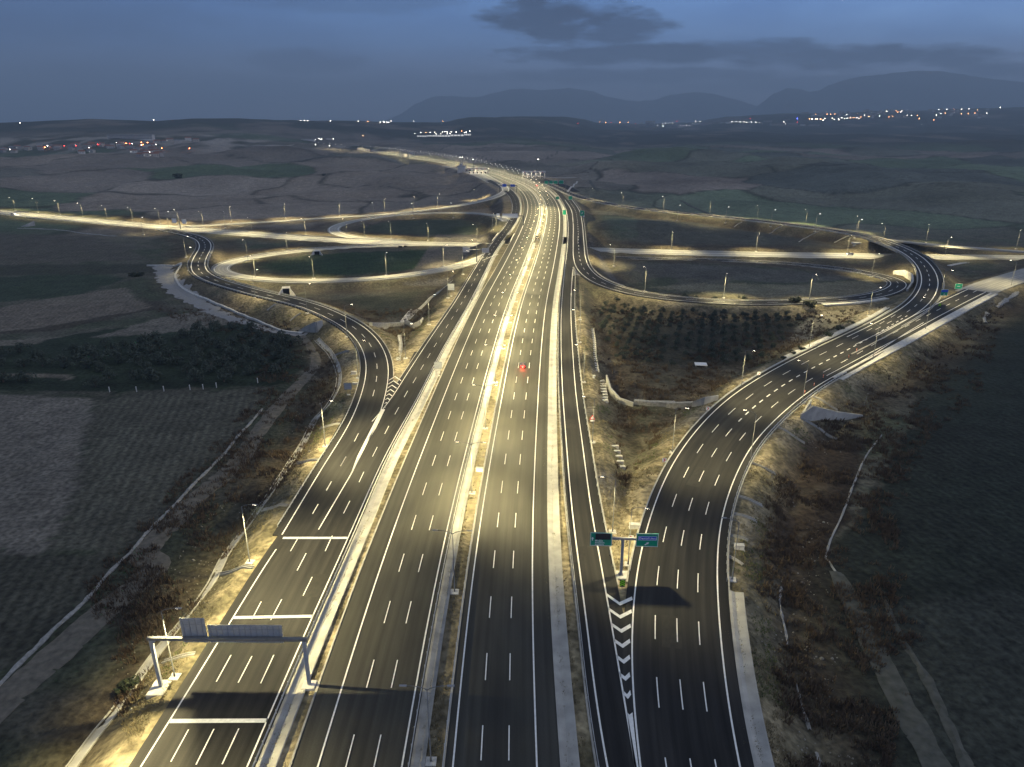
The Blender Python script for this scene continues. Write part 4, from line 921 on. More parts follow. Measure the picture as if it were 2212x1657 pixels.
# far signs
t, pn = post_sign((2035,655), 3.4, 3.0, 3.6, 'blue and green direction sign left of the post by the joining road', colr='green', two=False)
MB().box(-1.5, 1.5, -.09, -.07, 5.3, 6.4).build('blue_field', MT['blue'], pn); arrow(MB(), 0, 4.3, .8, 0, -.07, .12).build('arrow', MT['white'], pn)
t, pn = post_sign((2066,640), 3.6, 2.6, 3.6, 'dark green sign between flyover bend and joining road', colr='green'); MB().box(-.7, .7, -.09, -.07, 4.8, 5.0).build('bar', MT['white'], pn)
p = hit(2029, 664); t = empty('hazard_marker', p, 0, 'small lime chevron board where the flyover meets the joining road', 'hazard marker'); MB().tube([(0,.1,-.3),(0,.1,1.1)], .05, 6).build('post', MT['galv'], t); bd = MB().box(-.6, .6, -.03, .04, .4, 1.9).build('board', MT['black'], t); mbb = MB()
for i in range(3): z = .5 + i*.42; mbb.prism([(-.55, z), (0, z+.36), (.55, z), (.55, z+.24), (0, z+.6), (-.55, z+.24)], 'y', -.06, -.032)
mbb.build('chevrons', MT['lime'], bd)
t, pn = post_sign((1257,474), 3.8, 4.4, 3, 'tall bright green sign right of the upper right collector', colr='green'); arrow(MB(), 0, 5.2, 1.8, R(30), -.07, .2).build('arrow', MT['white'], pn)
t, pn = post_sign((1232,438), 4.0, 3.6, 3.2, 'small green sign where the narrow ramp leaves', colr='green')
t, pn = post_sign((1219,470), 3.0, 4.0, 2.4, 'dark teal sign in the strip left of the upper right collector', colr='green')
t, pn = post_sign((1204,436), 3.6, 3.0, 2.4, 'dark teal sign in the strip just above the rectangular opening', colr='green')
t, pn = post_sign((1261,474), 1.2, 1.4, 2.0, 'tiny white board beside the tall green sign', colr='white')
def gantry2(uv, w, h, sig, label, name='gantry', single=False, ang=0.0, colr='sign_back'):
    p = G(*uv, 0); t = empty(name, (p[0], p[1], 0), ang, label, 'gantry')
    if single: MB().box(-.3, .3, -.3, .3, -.5, h).build('post', MT['galv'], t)
    else:
        MB().box(-w/2-.3, -w/2+.3, -.3, .3, -1.5, h).build('post', MT['galv'], t); MB().box(w/2-.3, w/2+.3, -.3, .3, -.5, h).build('post', MT['galv'], t)
    MB().box(-w/2-.4, w/2+.4, -.3, .3, h, h+.6, .03).build('beam', MT['galv'], t)
    for x0, x1, z0, z1 in sig:
        pn = MB().box(x0, x1, -.45, -.35, z0, z1).build('sign_panel', MT[colr], t); frame_of(MB(), x0, x1, z0, z1, -.452, .12, .02).build('border', MT['white'], pn)
    return t
gantry2((1101,487), 22, 7.2, [(-6, 6.5, 6.0, 9.3), (-10.5, -8, 6.6, 9.6)], 'pale portal gantry over the upper collector by the loop exit', colr='white')
gantry2((1030,566), 13, 7.0, [(-8.2, -4.3, 6.0, 9.0), (3.3, 7.4, 5.6, 8.4)], 'T-shaped gantry with two pale sign backs at the lower loop nose', single=True, colr='wall_c')
gantry2((1098,415), 20, 7.0, [(-7, -2, 6, 9.2), (2.5, 8, 6, 8.6)], 'distant gantry with blue sign over the far collector bend', colr='blue')
gantry2((1199,409), 26, 8, [(-13, -8.5, 6.5, 10), (-7.5, -3, 6.5, 10), (-2, 3, 6.5, 10), (4.5, 10, 6.5, 10.5)], 'row of green signs on a gantry before the right toll plaza', colr='green')
p = K.c[int(np.argmin(np.abs(K.c[:, 0] - G(392, 494, KZ)[0])))]
t = empty('gantry', (p[0], p[1], KZ), R(-20), 'low gantry with two white sign backs over the left crossroad', 'gantry'); MB().box(-.3, .3, -.3, .3, -.5, 6.5).build('post', MT['galv'], t); MB().box(-7, 7, -.25, .25, 6.0, 6.5).build('beam', MT['galv'], t)
for a in (-7.5, 3.0): pn = MB().box(a, a+4.6, -.4, -.3, 4.6, 8.4).build('sign_panel', MT['white'], t)
# cabinets, bins, cones
def cabinet(px, w, d, h, label, m='concrete_pale'):
    p = hit(*px); t = empty('utility_cabinet', p, R(-5), label, 'cabinet')
    bo = MB().box(-w/2, w/2, -d/2, d/2, 0, h, .03).build('body', MT[m], t); MB().box(-w/2-.06, w/2+.06, -d/2-.06, d/2+.06, h, h+.08, .02).build('lid', MT[m], t); MB().box(-.03, .03, -d/2-.02, -d/2-.003, h*.2, h*.8).build('door_gap', MT['grey_paint'], bo); MB().box(-w/2-.15, w/2+.15, -d/2-.15, d/2+.15, -.4, -.0).build('plinth', MT['concrete'], t)
cabinet((1035.7,1018), 1.7, .8, .9, 'small white cabinet on the brown median soil'); cabinet((1371,1140), 2.2, 1.0, .9, 'cream cabinet on sandy ground behind the cantilever gantry'); cabinet((1596,1185), 1.9, .9, .9, 'white cabinet on the slope right of the wide ramp'); cabinet((764.6,808), 1.8, .8, .9, 'white box on the outer verge of the left ramp bend'); cabinet((767,830), 1.5, .9, .5, 'low white box near the bluish sign back')
p = hit(1513.6, 790); t = empty('fallen_board', p + np.array((0, 0, .3)), R(-8), 'pale flat board lying among the olive trees', 'board'); MB().box(-2.2, 2.2, -1.6, 1.6, .2, .5, .1).build('sheet', MT['white'], t); MB().box(-2, -1.7, -1.5, 1.5, -.3, .2).box(1.7, 2, -1.5, 1.5, -.3, .2).build('support', MT['grey_paint'], t)
for i, (px, w) in enumerate((((1738,850), 'nearest to the camera on the right edge line'), ((1758,834), 'second up the right edge line'), ((1778,816), 'third up the right edge line'), ((1833,773), 'fourth, inside the outer lane'), ((1850,759), 'farthest, inside the lane'))):
    p = G(*px); t = empty('marker_post', p, 0, f'orange marker post on the wide ramp, {w}', 'marker post', 'orange marker posts'); MB().tube([(0,0,0),(0,0,.08)], .3, 10).build('base', MT['black'], t); MB().tube([(0,0,.08),(0,0,1.1)], .1, 8).build('tube', MT['orange'], t, True); MB().tube([(0,0,.7),(0,0,.85)], .11, 8).build('band', MT['white'], t)
# ------------------------------------------------------------------ cars
def car(p, ang, paint, label, tail=True, head=False):
    t = empty('car', p, ang, label, 'car')
    prof = [(-2.15,.35),(2.1,.35),(2.15,.62),(2.05,.82),(1.1,.98),(-1.75,1.0),(-2.1,.9)]        # (y along, z): nose at +y
    b = MB(); n = len(prof); vs = []
    for x, k in ((-.88,.0),(-.8,.08),(.8,.08),(.88,.0)):
        for y, z in prof: vs.append((x, y, z + (k if z > .7 else 0)*.5))
    b.add(vs, [tuple(range(n))] + [(j*n+i, (j+1)*n+i, (j+1)*n+(i+1)%n, j*n+(i+1)%n) for j in range(3) for i in range(n)] + [tuple(3*n+i for i in range(n))[::-1]])
    body = b.build('body', MT[paint], t)
    c = MB(); lo = [(-.78,-1.85),(.78,-1.85),(.78,.95),(-.78,.95)]; hi = [(-.6,-1.35),(.6,-1.35),(.6,.25),(-.6,.25)]
    c.add([(x,y,.99) for x,y in lo] + [(x,y,1.42) for x,y in hi], [(0,1,5,4),(1,2,6,5),(2,3,7,6),(3,0,4,7)]); c.build('window', MT['pane_dark'], t)
    MB().box(-.6, .6, -1.35, .25, 1.42, 1.47, .03).build('roof', MT[paint], t)
    for x in (-.88, .68):
        for y in (-1.35, 1.35):
            w = MB().tube([(x, y, .33), (x+.2, y, .33)], .33, 14).build('wheel', MT['black'], t); MB().tube([(x-.005, y, .33), (x+.205, y, .33)], .18, 10).build('rim', MT['galv'], w)
    for x in (-.8, .45): MB().box(x, x+.35, -2.2, -2.1, .66, .86).build('tail_light', MT['tail' if tail else 'red'], t); MB().box(x, x+.35, 2.08, 2.16, .6, .76).build('headlight', MT['glow_white' if head else 'white'], t)
    MB().box(-.25, .25, -2.19, -2.13, .5, .62).build('number_plate', MT['white'], t)
    if tail: 
        l = bpy.data.lights.new('tail_glow', 'POINT'); l.energy = 900; l.color = (1,.06,.03); l.shadow_soft_size = .3; o = bpy.data.objects.new('tail_glow', l); C.objects.link(o); o.parent = t; o.location = (0, -2.6, .75)
    if head:
        l = bpy.data.lights.new('head_beam', 'SPOT'); l.energy = 14000; l.spot_size = R(70); l.color = (1,.95,.85); o = bpy.data.objects.new('head_beam', l); C.objects.link(o); o.parent = t; o.location = (0, 2.3, .7); o.rotation_euler = (R(82), 0, 0)
mat('car_paint', (.035, .025, .03), .3, .1, 2); mat('car_pale', (.5, .5, .5), .3, .1, 2); mat('car_red', (.35, .03, .03), .3, .1, 2)
car(G(1129, 792), R(-1), 'car_paint', 'dark car with glowing red tail lights in the middle lane of the right carriageway')
car(G(1158.5, 401.5), R(18), 'car_red', 'small red car far up the right carriageway near the toll plaza')
p = K.c[int(np.argmin(np.abs(K.c[:, 0] - G(24, 465, -4)[0])))] + np.array((0, -4.5, 0)); car(p, R(-108), 'car_pale', 'pale car with bright headlights on the crossroad at the left edge', tail=False, head=True)
p = K.c[int(np.argmin(np.abs(K.c[:, 0] - G(1835, 552, KZ)[0])))] + np.array((0, 4.0, 0)); car(p, R(90), 'car_pale', 'pale car with headlights on the right crossroad below the flyover', tail=False, head=True)
# ------------------------------------------------------------------ things lying on the land
def zt(x, y): return (x*.3423, 189 + y*.3423)
def zl(x, y): return (x*.3423, 648 + y*.3423)
def zr(x, y): return (1404 + x*.36523, 648 + y*.36523)
def zbr(x, y): return (1404 + x*.36523, 1090.3 + y*.36523)
def ztr(x, y): return (1404 + x*.36523, 189 + y*.36523)
def drape(name, px, w, m, label=None, cat=None, dz=.12, th=.4, rough=.0, step=1.5, kind=None, group=None, prof=None, sm=3, skip=None):
    P = smooth(spline([hit(*p) for p in px], step), sm); t = np.gradient(P[:, :2], axis=0); t /= np.linalg.norm(t, axis=1)[:, None] + 1e-9
    n = np.column_stack([t[:, 1], -t[:, 0], np.zeros(len(P))]); s = np.linspace(0, 1, len(P)); ww = np.interp(s, np.linspace(0, 1, len(w)), w) if hasattr(w, '__len__') else np.full(len(P), w)
    if rough: ww = ww * (1 + rough * (fbm(np.arange(len(P)) * .35, np.zeros(len(P)), 3, 3) - .5) * 3)
    A, B_ = P - n * ww[:, None]/2, P + n * ww[:, None]/2; Mid = P.copy()
    for q in (A, B_, Mid): q[:, 2] = hz(q[:, 0], q[:, 1]) + dz
    if rough:
        A[:, 2] += RNG.normal(0, .08, len(A)); B_[:, 2] += RNG.normal(0, .08, len(A)); Mid[:, 2] += RNG.uniform(0, .25, len(A))
    if prof == 'u': rows = [A + (0,0,-th), A + (0,0,.18), A + n*.18 + (0,0,.18), A + n*.18 + (0,0,-.1), B_ - n*.18 + (0,0,-.1), B_ - n*.18 + (0,0,.18), B_ + (0,0,.18), B_ + (0,0,-th)]
    else: rows = [A + (0,0,-th), A, Mid, B_, B_ + (0,0,-th)]
    mask = None
    if skip is not None: mask = fbm(np.arange(len(P)) * .18, np.zeros(len(P)) + 5, 8, 2) > skip
    mb = MB(); strip(mb, rows, mask); o = mb.build(name, MT[m]); tag(o, label, cat, group, kind); return o
drape('drain_channel', [zl(2000,250),zl(2070,320),zl(2130,430),zl(2140,500),zl(2100,620),zl(2020,720),zl(1900,930),zl(1780,1110),zl(1680,1260),zl(1580,1400),zl(1400,1657),bl(1370,430),bl(1200,680),bl(1050,870),bl(850,1130),bl(740,1290),bl(560,1520),bl(460,1657),bl(330,1850)], 2.0, 'concrete', 'long pale concrete drain curving below the left collector verge', 'drain', prof='u')
drape('stone_wall', [zl(1655,690),zl(1560,800),zl(1480,890),zl(1370,1020),zl(1310,1080),zl(1180,1210),zl(1060,1340),zl(930,1470),zl(800,1620),bl(720,400),bl(550,600),bl(330,800),bl(130,1000),bl(0,1140),bl(-200,1350)], 0.75, 'stone', 'thin line of white stones along the edge of the dark left fields', 'stone wall', dz=.25, rough=.35, step=.8, sm=6)
mat('track_l', (.12, .108, .085), .95, .35, .7, c2=(.17, .15, .12), bump=.05)
mat('track_r', (.075, .080, .062), .95, .35, .7, c2=(.10, .10, .085), bump=.05)
mat('river', (.42, .41, .42), .95, .35, .35, c2=(.26, .25, .23), bump=.1, detail=8)
drape('dirt_track', [zl(1860,180),zl(1960,300),zl(1990,420),zl(1900,520),zl(1800,620),zl(1600,880),zl(1450,1080),zl(1250,1240),zl(1080,1420),zl(900,1650),bl(1000,340),bl(800,560),bl(600,720),bl(400,900),bl(200,1080),bl(0,1260),bl(-250,1480)], [3,3.5,4.5,5,5.5,6,6.5], 'track_l', kind='structure', dz=.10, rough=.12, sm=8)
drape('dirt_track', [zbr(1100,400),zbr(1200,600),zbr(1350,900),zbr(1500,1200),zbr(1700,1553),zbr(1800,1750)], [3,4,4,4], 'track_r', kind='structure', dz=.10, rough=.15)
drape('dirt_track', [zbr(1390,560),zbr(1450,720),zbr(1620,1000),zbr(1800,1380),zbr(1950,1700)], [1,1.4,1.8,1.8], 'track_r', kind='structure', dz=.10, rough=.4)
drape('stone_wall', [zbr(780,450),zbr(770,600),zbr(800,740),zbr(850,1000),zbr(900,1200),zbr(950,1350),zbr(1010,1553),zbr(1050,1700)], .5, 'stone', 'broken pale stone edging in the dark field right of the gutter', 'stone wall', dz=.15, rough=.6, step=.8, skip=.36)
drape('dirt_track', [zr(1370,800),zr(1300,890),zr(1200,1100),zr(1130,1290),zr(1060,1440),zr(1030,1550),zbr(1030,300),zbr(1100,400)], .45, 'concrete', kind='structure', dz=.10, rough=.3)
drape('riverbed', [(350,574),(356,590),(368,612),(398,638),(440,661),(500,688),(570,710),(636,722),(662,724)], [11,10,11,11,9,8,7,5,3], 'river', kind='structure', dz=.15, rough=.4, sm=2)
drape('canal_wall', [(318,575),(378,575.5),(379,600),(393,623),(445,647.6),(513,678),(582,706),(620,719),(655,722)], 1.0, 'concrete_pale', 'grey canal wall following the pale riverbed below the left ramp', 'wall', dz=.9, th=1.4)
drape('stone_wall', [zt(110,890),zt(250,893),zt(400,903),zt(560,925),zt(740,940)], 1.6, 'stone', 'pale stone channel edge in the field below the left crossroad', 'stone wall', dz=.3, rough=.4)
drape('drain_channel', [(976,607),(950,630),(920,655),(880,693)], 1.4, 'concrete', 'thin straight drain crossing the dark ground left of the collector', 'drain', prof='u')
drape('drain_channel', [(702+490*.3423,648+140*.3423),(702+560*.3423,648+60*.3423)], 2.5, 'concrete_pale', 'short wide drain behind the stone wall in the left nose', 'drain', prof='u')
drape('drain_channel', [ztr(1770,1055),ztr(1830,1042),ztr(1880,1037)], 2.5, 'concrete_pale', 'short pale drain between right crossroad and joining road', 'drain', prof='u')
drape('stone_wall', [ztr(2180,1210),ztr(2090,1270),ztr(2010,1330),ztr(1985,1345),ztr(1975,1370),ztr(1985,1395)], 1.6, 'stone', 'pale rocks in a crooked line on the dark hill right of the joining road', 'stone wall', dz=.3, rough=.6, skip=.3)
drape('dirt_track', [ztr(185,670),ztr(260,710),ztr(340,745),ztr(440,770)], 3, 'track_r', kind='structure', dz=.3, step=3)
drape('dirt_track', [r2(2085,470),r2(2140,540),r2(2190,600)], 4, 'track_r', kind='structure', dz=.3, step=3)
drape('drain_channel', [r2(1855,602),r2(1900,545),r2(1960,488)], 2.2, 'concrete_pale', 'straight white chute climbing the bank right of the green signs', 'drain', prof='u', dz=.4)
drape('dirt_track', [z5(1450,745),z5(1600,720),z5(1700,700),z5(1765,690)], 9, 'track_l', kind='structure', dz=.5, step=4)
drape('dirt_track', [r2(1560,432),r2(1680,440),r2(1740,428),r2(1850,405),r2(2100,385)], 5, 'track_l', kind='structure', dz=.5, step=4)
ch = [((945,565),(1110,655),zr,'right of the wide ramp above the big culvert'),((890,700),(1105,825),zr,'right of the wide ramp below the big culvert'),((750,755),(915,850),zr,'right of the wide ramp, first below the culvert pair'),((595,965),(740,1030),zr,'right of the wide ramp by the middle lamp'),((515,1160),(665,1220),zr,'right of the wide ramp on the rocky slope'),((495,1268),(630,1312),zr,'right of the wide ramp just above the lamp arm'),((480,185),(580,218),zbr,'right of the wide ramp level with the green signs'),((465,310),(550,360),zbr,'right of the wide ramp where the gutter begins'),
      ((2150,785),(2020,812),zl,'left of the collector, farthest'),((2010,1012),(1860,1035),zl,'left of the collector by the second lamp'),((1815,1300),(1655,1330),zl,'left of the collector above the first white cross bar'),((1600,400),(1375,440),bl,'left of the collector below a lit lamp'),((1230,945),(1030,995),bl,'left of the collector beside the portal gantry'),((1740,1370),(1685,1410),zt,'below the left ramp, farther one'),((1900,1425),(1830,1475),zt,'below the left ramp, nearer one'),((2200,325),(2105,355),zl,'under the left ramp bend'),
      ((780,822),(705,865),ztr,'below the flyover ramp, middle'),((1000,852),(880,915),ztr,'below the flyover ramp, longest'),((1180,880),(1090,918),ztr,'below the flyover ramp, rightmost'),((545,797),(497,827),ztr,'below the flyover ramp, leftmost')]
for i, (a, b, f, w) in enumerate(ch):
    A, B_ = f(*a), f(*b); drape('slope_drain', [A, ((A[0]+B_[0])/2, (A[1]+B_[1])/2 - 1.5), B_], .75, 'concrete', f'thin concrete slope drain {w}', 'slope drain', prof='u', group='thin concrete drains down the road banks', step=1.0, dz=.16)
# stepped energy-breaking chutes
def steps(px, w, label):
    P = spline([hit(*p) for p in px], 2.4); t = empty('stepped_chute', P[0], 0, label, 'stepped drain')
    for i, p in enumerate(P):
        q = p - P[0]; d = P[min(i+1, len(P)-1)] - P[max(i-1, 0)]; a = math.atan2(d[1], d[0]) - math.pi/2
        st = MB().add([(-w/2,-.5,-.5),(0,-.9,-.5),(w/2,-.5,-.5),(w/2,.3,-.5),(0,-.1,-.5),(-w/2,.3,-.5),(-w/2,-.5,.5),(0,-.9,.3),(w/2,-.5,.5),(w/2,.3,.5),(0,-.1,.3),(-w/2,.3,.5)], [(0,1,7,6),(1,2,8,7),(2,3,9,8),(3,4,10,9),(4,5,11,10),(5,0,6,11),(6,7,10,11),(7,8,9,10)]).build('step', MT['concrete_pale'], t)
        st.location = tuple(q); st.rotation_euler = (0, 0, a)
steps([m2(1700,490),m2(1735,510),m2(1750,560),m2(1762,640)], 2.6, 'row of white V-shaped concrete steps in the ditch right of the collector')
steps([m2(1690,190),m2(1700,270),m2(1705,360),m2(1720,450)], 1.2, 'row of small pale steps climbing beside the upper right collector')
steps([m2(1830,930),m2(1850,985),m2(1870,1060)], 2.0, 'few white steps low in the brushy ditch between the roads')
steps([m2(470,230),m2(478,300),m2(462,380)], 1.5, 'pale stepped drain in the sandy nose beside the left ramp')
# retaining walls and culvert wings
def wall(pts, hs, th, label, name='wing_wall', m='concrete', cat='wing wall'):
    P = [hit(*p) for p in pts]; o0 = P[0].copy(); t = empty(name, o0, 0, label, cat)
    mb = MB(); L_, T_ = [], []
    for i, (p, h) in enumerate(zip(P, hs)):
        d = P[min(i+1, len(P)-1)] - P[max(i-1, 0)]; n = np.array((-d[1], d[0], 0)); n /= np.linalg.norm(n) + 1e-9; q = p - o0
        mb.v += [tuple(q - n*th/2 + (0,0,-1.5)), tuple(q - n*th/2 + (0,0,h)), tuple(q + n*th/2 + (0,0,h)), tuple(q + n*th/2 + (0,0,-1.5))]
    for i in range(len(P)-1):
        for j in range(4): mb.f.append((4*i+j, 4*i+(j+1)%4, 4*i+4+(j+1)%4, 4*i+4+j))
    mb.f += [(3,2,1,0), tuple(4*(len(P)-1)+j for j in range(4))]
    mb.build('wall', MT[m], t); return t
def culvert(px, ang, w, h, label):
    p = hit(*px); t = empty('culvert', p, ang, label, 'culvert')
    mb = MB(); mb.box(-w/2-.3, -w/2, 0, 4, -1, h).box(w/2, w/2+.3, 0, 4, -1, h).box(-w/2-.3, w/2+.3, 0, 4, h, h+.4); mb.build('box', MT['concrete_pale'], t)
    for s in (-1, 1): MB().add([(s*w/2,0,-1),(s*w/2,0,h+.4),(s*(w/2+h*.9),-h*1.2,.2),(s*(w/2+h*.9),-h*1.2,-1),(s*(w/2+.3),.1,-1),(s*(w/2+.3),.1,h+.4),(s*(w/2+h*.9+.3),-h*1.2+.1,.2),(s*(w/2+h*.9+.3),-h*1.2+.1,-1)], [(0,1,2,3),(7,6,5,4),(1,5,6,2),(2,6,7,3),(0,4,5,1)]).build('wing', MT['concrete_pale'], t)
    MB().box(-w/2, w/2, 2.5, 2.6, -.9, h).build('opening', MT['black'], t)  # black sheet inside, standing in for the shade of the culvert mouth
culvert(zt(1808,1306), R(15), 3.2, 2.8, 'small white box culvert under the left ramp'); culvert(zt(2000,1056), R(10), 3.4, 2.2, 'small white box culvert under the lower left loop')
wall([zr(890,697), zr(950,712), zr(1100,706), zr(1255,690)], [1.2, 4.6, 2.6, .6], .5, 'large pale triangular wing wall right of the wide ramp')
wall([zr(893,697), zr(920,665), zr(946,632)], [.8, 1.6, 2.4], .5, 'short dark end wall closing the large culvert right of the ramp')
wall([zt(1885,1542), zt(1940,1540), zt(2000,1545)], [.5, 2.6, 4.6], .5, 'pale triangular wing wall at the canal end below the left ramp')
wall([zt(2003,1545), zt(2035,1503)], [4.4, 2.4], .5, 'shaded end wall beside the canal wing wall')
wall([zt(135,878), zt(180,878), zt(222,872)], [.4, 2.4, 4.2], .5, 'pale wing wall under the crossroad at the left edge')
wall([m2(1775,535), m2(1800,600), m2(1860,650), m2(1945,672)], [3.6, 2.6, 1.8, 1.4], .5, 'long grey retaining wall in the ditch right of the collector')
wall([m2(290,165), m2(400,168), m2(500,162)], [1.5, 1.7, 1.5], 1.6, 'rubble stone wall across the left nose', 'stone_wall', 'stone', 'stone wall')
wall([m2(505,150), m2(560,178), m2(600,160), m2(618,130)], [1.8, 2.2, 2.0, 1.5], .5, 'concrete end wall beside the rubble wall in the left nose')
wall([m2(1950,655), m2(2050,665), m2(2209,668), zr(100,632), zr(250,628)], [1.4]*5, 1.6, 'long rubble stone wall across the ditch in front of the olive grove', 'stone_wall', 'stone', 'stone wall')
wall([zr(250,632), zr(320,622), zr(400,592)], [1.6, 2.6, 1.6], .5, 'smooth concrete wing at the right end of the rubble wall')
wall([ztr(1440,1105), ztr(1500,1112), ztr(1545,1140), ztr(1550,1175), ztr(1520,1205)], [2.2, 3.2, 3.4, 3, 1.2], .8, 'lit curved retaining wall on the outside of the right loop', m='concrete_pale', cat='retaining wall', name='retaining_wall')
# bridge abutment and parapets under the flyover
p = G(1893, 548, KZ); t = empty('bridge_abutment', (p[0], p[1], KZ), R(-8), 'piled concrete abutment under the flyover above the right crossroad', 'abutment')
for i in range(6): MB().tube([(-11 + i*3.6, 13, -1), (-11 + i*3.6, 13, 4.6)], 1.1, 12).build('pile', MT['concrete'], t, True)
MB().box(-13, 11, 12, 14.5, 4.4, 5.4).build('cap', MT['concrete_pale'], t)
for k, (road, e, w) in enumerate(((M, -2.6, 'left side of the median'), (M, 2.4, 'right side of the median'), (M, -18.6, 'left edge of the left carriageway'), (M, 18.0, 'right edge of the right carriageway'))):
    msk = near_k(road.off(e), 19); idx = np.nonzero(msk)[0]; P = road.off(e)[idx[0]:idx[-1]+1]; U = road.u[idx[0]:idx[-1]+1]
    mb = MB(); strip(mb, [P + (0,0,-1.2), P + (0,0,.95), P + U*.4 + (0,0,.95), P + U*.4 + (0,0,-1.2)], closed=True); o = mb.build('parapet', MT['concrete_pale']); tag(o, f'concrete bridge parapet above the crossroad, {w}', 'parapet', 'bridge parapets')
for k, (road, tt, ee, w) in enumerate(((CR, 0, -2.1, 'left edge of the collector'), (D, 1, 2.7, 'right edge of the right collector'))):
    P0_ = road.at(tt, ee); msk = near_k(P0_, 19); idx = np.nonzero(msk)[0]; P = P0_[idx[0]:idx[-1]+1]; U = road.u[idx[0]:idx[-1]+1]
    mb = MB(); strip(mb, [P + (0,0,-1.2), P + (0,0,1.0), P + U*.4 + (0,0,1.0), P + U*.4 + (0,0,-1.2)], closed=True); o = mb.build('parapet', MT['concrete_pale']); tag(o, f'concrete bridge parapet above the crossroad, {w}', 'parapet', 'bridge parapets')
# ------------------------------------------------------------------ olive trees
def leafmat(name, c, c2): return mat(name, c, .7, .3, 2.5, c2=c2, spec=.2)
leafmat('olive', (.040, .052, .040), (.10, .12, .092)); leafmat('shrub', (.045, .040, .022), (.10, .085, .05)); leafmat('dark_leaf', (.022, .032, .02), (.05, .06, .035))
def crown_mesh(name, r, h, n, leaf, seed, m):
    g = np.random.default_rng(seed); mb = MB(); lobes = [(g.normal(0, r*.42), g.normal(0, r*.42), h*.5 + g.normal(0, h*.16), r*g.uniform(.36, .62)) for _ in range(7)]
    for i in range(n):
        lx, ly, lz, lr = lobes[g.integers(len(lobes))]; d = g.normal(0, 1, 3); d /= np.linalg.norm(d); q = lr * g.uniform(.55, 1.05) ** .6
        c = np.array((lx, ly, lz)) + d * q * (1, 1, .8); a = g.normal(0, 1, 3); a /= np.linalg.norm(a); b = np.cross(a, d + g.normal(0, .5, 3)); b /= np.linalg.norm(b) + 1e-6; s = leaf * g.uniform(.6, 1.3)
        mb.add([c - a*s, c + b*s*.55, c + a*s, c - b*s*.55], [(0,1,2,3)])
    me = bpy.data.meshes.new(name); me.from_pydata(mb.v, [], mb.f); me.materials.append(MT[m]); return me
crowns = [crown_mesh('crown', 2.1, 3.6, 520, .30, i, 'olive') for i in range(6)]
def trunk_mesh(seed):
    g = random.Random(seed); mb = MB(); mb.tube([(0,0,-.8),(g.uniform(-.1,.1),0,.5),(g.uniform(-.2,.2),.1,1.2)], [.24,.19,.14], 7)
    for k in range(4): a = k*1.6 + g.random(); mb.tube([(0,0,1.0),(math.cos(a)*.5,math.sin(a)*.5,1.6),(math.cos(a)*1.1,math.sin(a)*1.1,2.4)], [.11,.08,.04], 5)
    me = bpy.data.meshes.new('trunk'); me.from_pydata(mb.v, [], mb.f); me.materials.append(MT['bark']); return me
trunks = [trunk_mesh(i) for i in range(3)]
def tree(p, sc_, label, group, rot, name='olive_tree', cat='olive tree', i=0):
    t = empty(name, p, rot, label, cat, group); t.scale = (sc_, sc_, sc_ * random.uniform(.85, 1.1))
    for nm, me in (('crown', crowns[i % 6]), ('trunk', trunks[i % 3])): o = bpy.data.objects.new(nm, me); C.objects.link(o); o.parent = t
def in_poly(p, P):
    r = False; j = len(P) - 1
    for i in range(len(P)):
        if ((P[i][1] > p[1]) != (P[j][1] > p[1])) and p[0] < (P[j][0]-P[i][0])*(p[1]-P[i][1])/(P[j][1]-P[i][1]) + P[i][0]: r = not r
        j = i
    return r
def grove(poly, sp_x, sp_y, ang, jit, size, where, group, holes=0.06):
    P = [G(u, v, -4.6)[:2] for u, v in poly]; c = np.mean(P, axis=0); ca, sa = math.cos(ang), math.sin(ang); rows = {}
    for a in range(-40, 41):
        for b in range(-40, 41):
            x, y = a*sp_x + (b % 2)*sp_x*.0, b*sp_y; q = (c[0] + x*ca - y*sa + random.gauss(0, jit), c[1] + x*sa + y*ca + random.gauss(0, jit))
            if in_poly(q, P) and random.random() > holes and samp(DM, q[0], q[1])[0] > 6: rows.setdefault(b, []).append(q)
    ks = sorted(rows); cnt = 0
    for ri, b in enumerate(ks):
        for ti, q in enumerate(sorted(rows[b])):
            tree((q[0], q[1], hz(q[0], q[1])[0]), size * random.uniform(.75, 1.2), f'olive tree in the {where}, {ordn(ri+1)} row from the front, {ordn(ti+1)} from left', group, random.uniform(0, 6.28), i=random.randrange(18)); cnt += 1
    return cnt
n1_ = grove([(1305,655),(1400,645),(1500,646),(1620,652),(1700,668),(1726,690),(1716,712),(1690,745),(1640,790),(1560,798),(1440,790),(1345,775),(1300,740),(1290,700)], 6.0, 7.2, R(24), .15, .78, 'right grove', 'olive trees in the right grove')
n2_ = grove([(-40,768),(120,755),(330,738),(420,716),(540,712),(625,735),(650,772),(640,812),(560,822),(400,832),(220,835),(-40,835),(-40,825),(160,818),(160,806),(-40,808)], 8.0, 8.4, R(-6), .8, 1.3, 'left grove', 'olive trees in the left grove', .1)
print('TREES', n1_, n2_)
